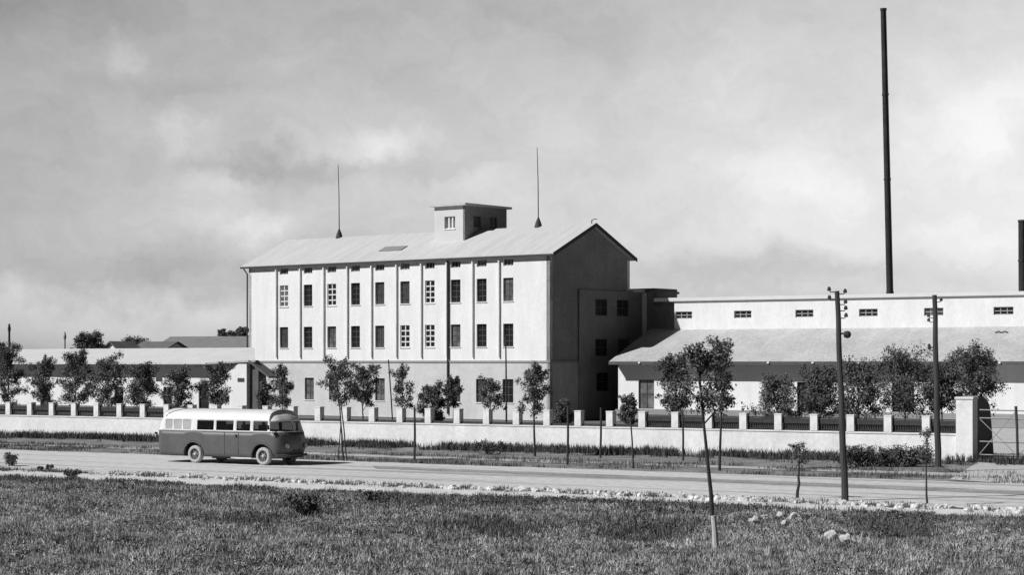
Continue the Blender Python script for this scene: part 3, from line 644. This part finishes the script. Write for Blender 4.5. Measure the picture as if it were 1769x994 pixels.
def tree(base, zc0, zc1, wid, label, dens=1.0, trunk=.05, lean=(0, 0), lm=None, nm='young_tree', seed=0, bm_=None, bend=0, cat='tree', group=None, stick=1, csz=1.0, leaf=.085, skew=0.0):
    rs = random.Random(seed); e = empty(nm, base, 0, label, cat, group); lm = lm or leafm; H = zc1 - base.z; c0 = zc0 - base.z; CH = H - c0
    lx, ly = lean; wob = rs.uniform(-.12, .12)
    ax = lambda z: Vector((lx * z / H + wob * math.sin(z / H * 3.1), ly * z / H, z))
    m = MB(); k = 7; zt = c0 + CH * .8
    m.tube([Vector((0, 0, -.15))] + [ax(zt * i / k) + Vector((rs.uniform(-.025, .025), 0, 0)) * (i > 0) for i in range(k + 1)], [trunk * 1.3] + [trunk * (1.15 - .85 * i / k) for i in range(k + 1)], 7)
    cl = []; B = max(5, int((5 + 9 * dens) * (.5 + .3 * wid)))
    sc_ = (.13 + .075 * wid) * csz
    for i in range(B):
        u = (i + rs.random()) / B; th_ = i * 2.4 + rs.uniform(-.5, .5); z0 = c0 - CH * .10 + CH * .78 * u; s0 = ax(min(zt, max(.3, z0)))
        reach = wid / 2 * rs.choice((.55, .8, 1.0, 1.15)) * (1 - .35 * abs(u - .45) * 2); up = CH * (rs.uniform(.08, .30) + .10 * u)
        tip = s0 + Vector((reach * math.cos(th_) + skew * wid * .5, reach * math.sin(th_), min(up, H * 1.0 - s0.z)))
        droop = rs.uniform(0, .28) * CH * .5
        pt = lambda t: s0.lerp(tip, t) + Vector((0, 0, .10 * CH * math.sin(t * 2.6) - droop * max(0, t - .55) ** 1.5 * 2))
        ts = (0, .35, .7, 1.0); m.tube([pt(t) for t in ts], [trunk * .42, trunk * .3, trunk * .18, .006], 5)
        for t in (.42, .66, .86, 1.02):
            if rs.random() < .13: continue
            c = pt(t); r = sc_ * rs.uniform(.55, 1.35) * (1.15 - .45 * t); cl.append((c.x + rs.uniform(-.12, .12), c.y + rs.uniform(-.12, .12), c.z + rs.uniform(-.1, .12), r))
    for i in range(2 + int(stick * 2)):
        c = ax(zt) + Vector((rs.uniform(-.25, .25) * wid + skew * wid * .3, rs.uniform(-.2, .2) * wid, (H - zt) * rs.uniform(.3, 1.1))); m.tube([ax(zt * .93), c], [trunk * .25, .006], 4)
        for t in (.55, .8, 1): q = ax(zt * .93).lerp(c, t); cl.append((q.x, q.y, q.z, sc_ * (.85 - .45 * t)))
    m.build('trunk', bm_ or bark, e); vol = sum((q[3] / .2) ** 1.8 for q in cl)
    leaves('crown', cl, int(min(9000, vol * 58 * (.75 + .25 * dens))), leaf * .8, lm, e); return e
def behind(px, off=4.0):                                     # a spot behind the fence at a photo column
    o = fa + FN * off; s = px2s(o, FA, px); p = o + FA * s; return Vector((p.x, p.y, -.04))
def tpx(p, x, ytop, ybot, wpx, label, **k):
    ppm = F / p.y; tree(p, EYE - (ybot - HY) / ppm, EYE + (HY - ytop) / ppm, wpx / ppm, label, **k)
GL = 'young trees behind the street fence'
LT = [(14, 600, 695, 48, 1.7, 'young tree with a tall dark crown at the left edge, behind the fence'),
      (76, 618, 690, 46, 1.1, 'thin young tree behind the fence, second from the left edge'),
      (131, 611, 692, 56, 1.5, 'dense young tree behind the fence, third from the left edge'),
      (188, 618, 694, 60, 1.6, 'wide dense young tree behind the fence, fourth from the left edge'),
      (247, 630, 692, 52, 1.4, 'rounded young tree behind the fence, fifth from the left edge'),
      (306, 640, 699, 46, 1.3, 'low young tree behind the rear of the bus'),
      (376, 634, 698, 48, 1.1, 'young tree beside the shed door, above the bus roof'),
      (487, 634, 700, 32, 1.1, 'narrow young tree at the left corner of the factory, above the bus front')]
for i, (x, yt, yb_, w_, d_, lb) in enumerate(LT): tpx(behind(x), x, yt - 2, yb_ + 12, w_ * 1.32, lb, dens=d_ * 1.15, stick=2.4, seed=10 + i, group=GL, lm=leafm if i % 2 else leafd)
tpx(behind(630), 630, 630, 705, 64, 'spreading young tree behind the fence in front of the third lower factory window', dens=1.2, seed=31, group=GL)
tpx(behind(786, 3), 786, 652, 706, 32, 'small young tree below the factory downpipe, behind the fence', dens=1.2, seed=32, group=GL, lm=leafd)
tpx(behind(846, 3), 846, 655, 708, 56, 'sparse twiggy tree between the two right lower factory windows', dens=.65, seed=33, group=GL)
tpx(behind(747, 1.5), 747, 668, 738, 46, 'dark dense bush behind the fence in front of the factory door', dens=2.6, seed=34, lm=leafd, nm='bush', cat='bush')
tpx(behind(456, 5), 456, 660, 706, 30, 'small dark bush against the shed end, above the bus roof', dens=2.2, seed=35, lm=leafd, nm='bush', cat='bush')
tpx(behind(1087, 3), 1087, 688, 735, 34, 'small dark bush behind the fence left of the hall door', dens=2, seed=36, lm=leafd, nm='bush', cat='bush')
tpx(behind(972, 4), 972, 695, 745, 40, 'low dark bush at the foot of the shaded gable', dens=2, seed=37, lm=leafd, nm='bush', cat='bush')
RT = [(1168, 606, 708, 74, 1.9, 'dark leafy tree behind the fence just right of the hall door'),
      (1345, 644, 724, 92, .9, 'sparse light tree behind the fence with the white hall showing through'),
      (1412, 626, 716, 92, 1.6, 'leafy tree behind the fence just left of the utility pole with the lamp'),
      (1482, 620, 720, 92, 2.0, 'dense dark tree behind the fence just right of the utility pole with the lamp'),
      (1560, 600, 708, 122, 1.7, 'broad tree behind the fence midway between the two utility poles'),
      (1630, 620, 704, 74, 1.8, 'dark tree behind the utility pole beside the gate'),
      (1678, 594, 694, 96, 2.3, 'large dark tree overhanging the tall gate pier')]
for i, (x, yt, yb_, w_, d_, lb) in enumerate(RT): tpx(behind(x, 3.5), x, yt + 10, yb_ + 8, w_ * 1.08, lb, dens=d_ * .75, seed=50 + i, group=GL, lm=leafd if d_ > 1.55 else leafm, stick=2, csz=1.2)
# saplings in front of the fence, on the verge
GS = 'saplings planted along the street'
tpx(gp(594, 797), 594, 622, 704, 62, 'leaning staked sapling in front of the fence just right of the bus', dens=.9, seed=71, group=GS, lean=(-.35, 0), trunk=.045)
tpx(gp(698, 770), 698, 634, 714, 42, 'slender sapling with a light crown in front of the fence below the factory', dens=.9, seed=72, group=GS)
tpx(gp(924, 788), 924, 630, 716, 56, 'sapling with a narrow upright crown in front of the fence near the factory corner', dens=1.3, seed=73, group=GS, trunk=.06)
tpx(gp(1243, 813), 1243, 588, 705, 64, 'tall dark-stemmed sapling at the far road edge with its top against the hall roof', dens=1.0, seed=74, group=GS, trunk=.06, stick=3)
tpx(gp(1237, 948), 1237, 600, 728, 122, 'nearest sapling leaning left in the foreground field with a bare whitened foot', dens=.55, seed=75, group=GS, skew=.22, lean=(-.5, .1), trunk=.062, stick=5, leaf=.07, csz=.95)
p = gp(1237, 948); m = MB(); m.tube([(.0, 0, -.1), (-.035, -.01, .45), (-.075, -.02, .86)], [.088, .082, .076], 9)
fs = [o for o in bpy.data.objects if o.get('label', '').startswith('nearest sapling')][0]; o = m.build('painted_foot', mat('lime_paint', .5, .2, 8), fs)
tpx(gp(1602, 874), 1602, 742, 800, 30, 'thin forked sapling at the near road edge in front of the gate-side pole', dens=.35, seed=76, group=GS, trunk=.035, stick=1, leaf=.05)
tpx(gp(1377, 862), 1377, 768, 800, 36, 'short stake with a tuft of leaves at the near road edge', dens=1.2, seed=77, trunk=.055, stick=0, leaf=.06, group=GS, csz=.7)
# stakes
def stake(bx, by, tx, ty, r, label, z=0):
    p = gp(bx, by); top = dp(tx, p.y, EYE + (HY - ty) * p.y / F) - p
    m = MB(); m.tube([Vector((0, 0, -.1)), top * .5 + Vector((.02, 0, 0)), top], [r, r * .95, r * .85], 7); o = m.build('stake', wood); o.location = p
    return tag(o, label, 'stake', 'wooden stakes along the street')
stake(716, 796, 716, 704, .06, 'dark wooden stake in the verge right of the slender sapling')
stake(599, 795, 588, 690, .035, 'slanting support stake beside the leaning sapling right of the bus')
stake(583, 794, 589, 730, .03, 'short inner support stake of the leaning sapling right of the bus')
stake(980, 803, 981, 702, .06, 'dark stake in the verge in front of the dark gable')
stake(1037, 791, 1038, 705, .06, 'dark stake in front of the fence left of the hall door')
stake(1094, 809, 1089, 722, .04, 'thin leaning stake in front of the white fence pier below the hall corner')
stake(1180, 796, 1179, 712, .055, 'dark stake close to the fence left of the nearest sapling')
stake(809, 771, 808, 741, .05, 'very short stake against the fence wall below the factory')
stake(680, 764, 671, 622, .045, 'tall thin pole leaning left against the factory wall behind')
p = behind(875, 6); o = MB().tube([(0, 0, 0), (-.02, 0, 4), (-.05, 0, 6.5)], [.06, .05, .04], 6).build('pole', wood); o.location = p; tag(o, 'thin upright pole behind the fence at the last factory window column', 'pole')
# far trees
tpx(dp(153, 200), 153, 578, 625, 54, 'far rounded dark tree above the shed roof', dens=3.0, seed=91, lm=leafd, nm='distant_tree', leaf=.14, csz=1.3, stick=0)
tpx(dp(232, 262), 232, 586, 620, 60, 'far low dark tree over the dark roof', dens=2.4, seed=92, lm=leafd, nm='distant_tree', leaf=.15, csz=1.2)
for i, (x, y) in enumerate(((382, 571), (398, 573), (414, 568), (422, 566))): tpx(dp(x, 300), x, y, 600, 22, ['first', 'second', 'third', 'rightmost'][i] + (' of four small' if i < 3 else ' of four') + ' far treetops over the long grey roof', dens=2, seed=93 + i, lm=leafm, nm='distant_tree', leaf=.16, group='far treetops over the grey roof')
tpx(behind(-2, 12), -2, 590, 640, 30, 'dark treetop cut by the left edge above the shed roof', dens=2.2, seed=99, lm=leafd)
# hedge and roadside plants
def bush_at(px, py, w_, h_, label, n=14, seed=0, lm=None, name='bush', cat='bush', group=None, dep=.5):
    rs = random.Random(seed); p = gp(px, py); e = empty(name, p, 0, label, cat, group); cl = []; m = MB()
    for i in range(n):
        c = Vector((rs.uniform(-w_ / 2, w_ / 2), rs.uniform(-dep, dep) * .8, h_ * rs.uniform(.25, .85))); cl.append((c.x, c.y, c.z, h_ * .28)); m.tube([(c.x * .6, c.y * .6, -.05), c], [.02, .008], 4)
    m.build('stems', bark, e); leaves('foliage', cl, n * 80, .06, lm or leafd, e); return e
bush_at(1530, 806, 4.2, .92, 'dark low hedge along the fence foot between the utility poles', 110, 1, name='hedge', cat='hedge')
bush_at(845, 785, 1.6, .7, 'taller weedy clump at the fence foot below the right factory windows', 16, 2, name='weed_clump', cat='weeds')
bush_at(20, 806, .5, .6, 'small dark plant standing alone at the road edge on the left', 9, 3, name='weed_clump', cat='weeds')
bush_at(78, 813, .6, .22, 'flat small plant on the road edge on the left', 8, 4, name='weed_clump', cat='weeds')
bush_at(124, 832, .45, .45, 'small sprout on the path edge left of the stone row', 7, 5, name='weed_clump', cat='weeds')
bush_at(524, 888, 1.1, .62, 'dark bushy clump in the field below the bus front', 16, 6, name='bush', cat='bush')
bush_at(650, 868, .8, .35, 'small dark clump at the field edge right of the bushy clump', 9, 7, name='weed_clump', cat='weeds')

# ------------------------------------------------------------------ stones
def rock(name, p, r, seed, m, flat=.7):
    rs = random.Random(seed); bm = bmesh.new(); bmesh.ops.create_icosphere(bm, subdivisions=2, radius=1); k = Vector((rs.uniform(0, 50), 0, 0))
    sx, sy, sz = rs.uniform(.75, 1.3), rs.uniform(.7, 1.1), flat * rs.uniform(.8, 1.2)
    for v in bm.verts:
        d = 1 + .55 * mn.noise(v.co * 1.2 + k) + .22 * mn.noise(v.co * 3.2 + k); v.co = Vector((v.co.x * d * sx * r, v.co.y * d * sy * r, v.co.z * d * sz * r))
    me = bpy.data.meshes.new(name); bm.to_mesh(me); bm.free(); me.materials.append(m); o = bpy.data.objects.new(name, me); C.objects.link(o); o.location = p; o.rotation_euler = (rs.uniform(-.3, .3), rs.uniform(-.3, .3), rs.uniform(0, 6)); return o
kstone = mat('kerb_rubble', .58, .35, 2.2, rough=.95, fine=.3); protos = [None] * 8; sa, sdv = l_stone; x = 185.0; i = 0
while x < 1800:
    dens_gap = 8 if x < 700 else 5.2
    k = px2s(sa, Vector((sdv.x, sdv.y, 0)), x); q = sa + sdv * k; q = Vector((q.x + random.gauss(0, .06), q.y - .3 + random.gauss(0, .55) * random.random() ** .3, .01))
    s = random.uniform(.45, 1.15) * (.72 if x < 700 else .92)
    j = i % 8
    if protos[j] is None: o = protos[j] = rock('kerb_stone', q, .19, 200 + j, kstone, .75)
    else: o = protos[j].copy(); C.objects.link(o)
    o.location = q; o.scale = (s, s, s); o.rotation_euler = (random.uniform(-.3, .3), random.uniform(-.3, .3), random.uniform(0, 6))
    if i < 8 or True: tag(o, 'pale rough stone in the broken row along the near road edge', 'stone', 'kerb stones along the near road edge')
    i += 1; x += dens_gap * random.uniform(.6, 1.5) + (22 if random.random() < .05 else 0)
for k, (px, py_, r, lb) in enumerate(((1304, 911, .22, 'largest white rock in the field right of the nearest sapling'), (1322, 902, .12, 'small white rock just behind the largest field rock'), (1349, 898, .15, 'white rock at the field edge, below the leafy stake'), (1375, 901, .17, 'pale rock right of the small field-edge rocks'), (1355, 923, .13, 'white rock in the grass between the field-edge rocks and the lower pair'), (1435, 944, .17, 'left rock of the lower pair in the foreground grass'), (1460, 949, .17, 'right rock of the lower pair in the foreground grass'))):
    p = gp(px, py_); p.z = fh(p.x, p.y) + .12; tag(rock('white_rock', p, r, 300 + k, stone, .8), lb, 'rock')

# ------------------------------------------------------------------ bus
BA = R(31.7); BX = Vector((math.cos(BA), -math.sin(BA), 0)); BYv = Vector((math.sin(BA), math.cos(BA), 0))
rw = gp(336, 800.5); W2 = 1.12
bus_o = rw + BYv * (W2 - .05)
bus = empty('bus', Vector((bus_o.x, bus_o.y, 0)), -BA, 'old grey bus with a white roof driving right along the dirt road', 'bus')
WB, RO, FOV = 4.22, 2.5, 1.0                     # wheelbase, overhangs; rear axle at x = 0
XR, XF = -RO, WB + FOV
greyb = mat('bus_grey_paint', .10, .16, 1.5, rough=.45, spec=.5, fine=.05); whiteb = mat('bus_white_paint', .72, .05, 1.5, rough=.45, spec=.5)
def xs2(*a): return sorted(a)
bwin = [px2s(rw, BX, q) for q in (287, 299, 301, 315, 317, 331, 341, 370, 374, 404, 409, 433, 438, 463)]
ARC, AR = .60, (0.0, WB)
def plan():                                      # plan outline, right side (camera) from rear to front, round the nose, back on the left
    side = set(np.linspace(XR + .5, XF - .55, 60)) | set(bwin) ; side = sorted(s for s in side if XR + .5 <= s <= XF - .5)
    keep = [side[0]]
    for s in side[1:]:
        if s in bwin or (s - keep[-1] > .03 and min(abs(s - q) for q in bwin) > .035): keep.append(s)
    pts = [(s, -W2, 's') for s in keep]
    fr = [(XF - .5 + .5 * math.sin(t), -W2 + .5 * (1 - math.cos(t)), 'c') for t in np.linspace(.2, math.pi / 2 - .12, 7)]
    nose = [(XF + .09 * (1 - (y / .62) ** 2), y, 'f') for y in (-.60, -.3, -.04, .04, .3, .60)]
    rear = [(XR + .5 - .5 * math.sin(t), -W2 + .5 * (1 - math.cos(t)), 'r') for t in np.linspace(.2, math.pi / 2 - .12, 5)]
    right = rear[::-1] + pts + fr + nose
    left = [(x, -y, k) for (x, y, k) in (fr[::-1] + pts[::-1] + rear)]
    back = [(XR - .05, y, 'b') for y in (.4, 0, -.4)]
    return right + left + back
PL = plan(); NP = len(PL)
ZB, ZL = .34, 1.56
def zbot(x):
    z = ZB
    for a in AR:
        d = abs(x - a)
        if d < ARC: z = max(z, .43 + math.sqrt(ARC ** 2 - d ** 2) * .98)
    return z
def ring(z, sy, sxf, sxr):
    xm = (XR + XF) / 2
    return [((x if k in 's' else (xm + (x - xm) * (sxf if x > xm else sxr))), y * sy, z) for (x, y, k) in PL]
def grid(m, rings, sel):
    n = NP; base = len(m.v)
    for r in rings: m.v += r
    for i in range(len(rings) - 1):
        for j in range(n):
            if sel(i, j): m.f.append((base + i * n + j, base + i * n + (j + 1) % n, base + (i + 1) * n + (j + 1) % n, base + (i + 1) * n + j))
m = MB(); rings = []
for t_ in (0, .17, .33, .5, .66, .83, 1):
    r = []
    for (x, y, k) in PL:
        zb = zbot(x) if k == 's' else ZB; z = zb + (ZL - zb) * t_
        bul = 1 + .025 * math.sin(math.pi * (z - .3) / 1.4); 
        nose_ = (.16 * math.sin(math.pi * min(1, max(0, (z - .3) / 1.3))) - .14 * max(0, (.8 - z) / .5)) if k == 'f' else (.10 * math.sin(math.pi * min(1, max(0, (z - .3) / 1.3))) - .10 * max(0, (.8 - z) / .5)) if (k == 'c' and x > 0) else 0
        r.append((x + nose_, y * bul, z))
    rings.append(r)
grid(m, rings, lambda i, j: True)
body = m.build('lower_body', greyb, bus, smooth=True)
body.modifiers.new('s', 'SOLIDIFY').thickness = .03
spec_ = [(ZL, 1, 1, 1), (1.62, .995, .995, .995), (2.08, .96, .955, .955), (2.16, .95, .94, .94), (2.33, .90, .905, .90), (2.46, .80, .86, .84), (2.55, .60, .80, .76), (2.61, .3, .70, .68), (2.63, .0, .6, .6)]
U = [ring(*s_) for s_ in spec_]
# belt line drops at the front; the upper body keeps its window openings
def xin(j):
    x0, x1 = PL[j][0], PL[(j + 1) % NP][0]; return (x0 + x1) / 2
def is_win(i, j):
    if i != 1: return False
    k0, k1 = PL[j][2], PL[(j + 1) % NP][2]; x = xin(j)
    if k0 == 's' and k1 == 's':
        for q in range(0, len(bwin), 2):
            if bwin[q] - 1e-4 <= x <= bwin[q + 1] + 1e-4: return True
        return False
    if k0 in 'cf' or k1 in 'cf':
        y0, y1 = PL[j][1], PL[(j + 1) % NP][1]
        if abs(y0 + y1) < .01: return False                       # centre post
        return True
    if k0 == 'b' and k1 == 'b': return True
    return False
m = MB(); grid(m, U, lambda i, j: not is_win(i, j)); up = m.build('upper_body', whiteb, bus, smooth=True); up.modifiers.new('s', 'SOLIDIFY').thickness = .03
# glazing: rear side panes are curtained, the others clear
cg = bpy.data.materials.new('clear_glass'); cg.use_nodes = True; b = cg.node_tree.nodes['Principled BSDF']; t = cg.node_tree
mx = t.nodes.new('ShaderNodeMixShader'); tr = t.nodes.new('ShaderNodeBsdfTransparent'); tr.inputs[0].default_value = (.55, .55, .55, 1); b.inputs['Base Color'].default_value = (.02, .02, .02, 1); b.inputs['Roughness'].default_value = .08
mx.inputs[0].default_value = .45; t.links.new(tr.outputs[0], mx.inputs[1]); t.links.new(b.outputs[0], mx.inputs[2]); t.links.new(mx.outputs[0], t.nodes['Material Output'].inputs[0])
def shrink(r, f=.985): return [(x, y * f, z) for x, y, z in r]
GU = [shrink(U[1]), shrink(U[2])]
def panes(test, name, mm_):
    m = MB(); grid(m, GU, lambda i, j: is_win(1, j) and test(j))
    us = sorted({i for f in m.f for i in f}); mp_ = {a: b for b, a in enumerate(us)}; m.v = [m.v[i] for i in us]; m.f = [tuple(mp_[i] for i in f) for f in m.f]
    return m.build(name, mm_, bus)
sidep = lambda j: PL[j][2] == 's' and PL[(j + 1) % NP][2] == 's'
panes_m = cg
for sgn, sd_ in ((-1, 'r'), (1, 'l')):
    for q in range(0, len(bwin), 2):
        panes(lambda j: sidep(j) and PL[j][1] * sgn > 0 and bwin[q] - 1e-4 <= xin(j) <= bwin[q + 1] + 1e-4, 'side_window', palepane if q < 6 else cg)
for sgn in (-1, 1): panes(lambda j: not sidep(j) and PL[j][2] in 'cfs' and xin(j) > 2 and (PL[j][1] + PL[(j + 1) % NP][1]) * sgn > 0, 'windscreen', cg)
panes(lambda j: PL[j][2] == 'b' and PL[(j + 1) % NP][2] == 'b', 'rear_window', palepane)
# interior: floor, seats; underframe
m = MB(); m.box(XR + .3, XF - .3, -W2 + .15, W2 - .15, .95, 1.0); m.build('floor', darkm, bus)
for i in range(5):
    for s_ in (-1, 1):
        xx = -1.2 + i * 1.05; m = MB(); m.box(xx, xx + .45, s_ * .2 if s_ > 0 else -1.0, 1.0 if s_ > 0 else -.2, 1.0, 1.3); m.box(xx - .08, xx + .02, s_ * .2 if s_ > 0 else -1.0, 1.0 if s_ > 0 else -.2, 1.301, 1.86); m.build('seat', darkm, bus)
m = MB(); m.box(XR + .5, XF - .5, -.62, .62, .3, .94); m.box(1.0, 2.2, -.95, -.63, .25, .6); m.build('underframe', darkm, bus)
for a in AR:
    m = MB(); m.box(a - .62, a + .62, -.9, .9, .95, 1.06); m.box(a - .66, a - .62, -1.08, 1.08, .36, 1.0); m.box(a + .62, a + .66, -1.08, 1.08, .36, 1.0); m.build('wheel_well', darkm, bus)
# wheels
tyre = mat('tyre_dusty', .42, .15, 8, rough=.9); rimm = mat('rim_paint', .07, .2, 6, rough=.6); hubm = mat('hub', .5, .1, 6, rough=.4); dt = mat('tread', .06, .2, 8)
def lathe(m, prof, y0, sgn, n=28):
    base = len(m.v)
    for (r, y) in prof:
        for j in range(n): t_ = 2 * math.pi * j / n; m.v.append((r * math.cos(t_), y * sgn, r * math.sin(t_)))
    for i in range(len(prof) - 1):
        for j in range(n): q = base + i * n; m.f.append((q + j, q + (j + 1) % n, q + n + (j + 1) % n, q + n + j))
first = None
for a in AR:
    for sgn in (-1, 1):
        e2 = bpy.data.objects.new('wheel', None); C.objects.link(e2); e2.parent = bus; e2.location = (a, sgn * (W2 - .17), .43)
        m = MB(); lathe(m, [(.27, .115), (.30, .135), (.36, .14), (.41, .115), (.43, .06), (.43, -.06), (.41, -.115), (.27, -.12)], 0, sgn); m.build('tyre', tyre, e2, smooth=True)
        m = MB(); lathe(m, [(.0, .03), (.10, .03), (.15, .04), (.22, .06), (.255, .10), (.272, .118), (.272, .02), (.0, .0)], 0, sgn); m.build('rim', rimm, e2, smooth=True)
        m = MB(); lathe(m, [(.0, .14), (.05, .135), (.085, .10), (.10, .035)], 0, sgn, 16)
        for j in range(6): t_ = j * math.pi / 3; c_ = Vector((.15 * math.cos(t_), sgn * .05, .15 * math.sin(t_))); m.tube([c_, c_ + Vector((0, sgn * .03, 0))], [.02, .02], 6)
        m.build('hub_cap', hubm, e2)
        # pressed lip round the arch
        m = MB(); pts_ = [(a + (ARC + .015) * math.cos(t_), sgn * (W2 + .045), .43 + (ARC + .015) * .98 * math.sin(t_)) for t_ in np.linspace(.0, math.pi, 17)]; m.tube(pts_, [.026] * 17, 6); m.build('arch_lip', greyb, bus)
# front: grille, lamps, bumper, number plate board, mirror; side: trim strip, handle, skirt
m = MB(); m.box(XF + .10, XF + .19, -.30, .30, .62, 1.25)
for i in range(9): m.box(XF + .19, XF + .21, -.27 + i * .0675 - .012, -.27 + i * .0675 + .012, .64, 1.23)
m.build('grille', dkframe, bus)
for s_ in (-1, 1):
    m = MB(); c_ = Vector((XF + .08, s_ * .68, .92)); m.tube([c_, c_ + Vector((.06, 0, 0)), c_ + Vector((.14, 0, 0))], [.07, .12, .13], 14); hl = m.build('headlight', dkframe, bus)
    m = MB(); m.tube([c_ + Vector((.142, 0, 0)), c_ + Vector((.165, 0, 0))], [.11, .06], 14); m.build('lens', palepane, hl)
m = MB(); m.tube([(XF - .12, -1.12, .48), (XF + .16, -.8, .48), (XF + .24, 0, .48), (XF + .16, .8, .48), (XF - .12, 1.12, .48)], [.055] * 5, 8); m.build('bumper', dkframe, bus)
m = MB(); m.tube([(XR + .15, -1.08, .5), (XR - .1, -.8, .5), (XR - .12, .8, .5), (XR + .15, 1.08, .5)], [.05] * 4, 8); m.build('rear_bumper', dkframe, bus)
m = MB(); m.box(XR + .6, XF - .55, -W2 - .035, -W2 - .003, ZL - .02, ZL + .03); m.build('belt_trim', mat('trim_grey', .30, .1, 3), bus)
m = MB(); m.box(2.35, 3.6, -W2 - .05, -W2 + .05, .30, .345); m.build('running_board', whiteb, bus)
m = MB(); m.box(2.62, 2.70, -W2 - .07, -W2 - .03, 1.32, 1.44); m.build('door_handle', darkm, bus)
m = MB(); m.box(1.93, 1.945, -W2 - .034, -W2 - .026, .46, ZL - .03); m.box(2.78, 2.795, -W2 - .034, -W2 - .026, .46, ZL - .03); m.build('door_seam', darkm, bus)
m = MB(); m.tube([(XR + .12, -W2 + .05, 1.4), (XR + .05, -W2 - .05, 1.42)], [.05, .06], 8); m.build('tail_lamp', darkm, bus)
m = MB(); m.tube([(XF - .5, -W2 - .0, 1.7), (XF - .42, -W2 - .22, 1.78)], [.015, .015], 5); m.box(XF - .46, XF - .42, -W2 - .32, -W2 - .18, 1.7, 1.92); m.build('mirror', darkm, bus)
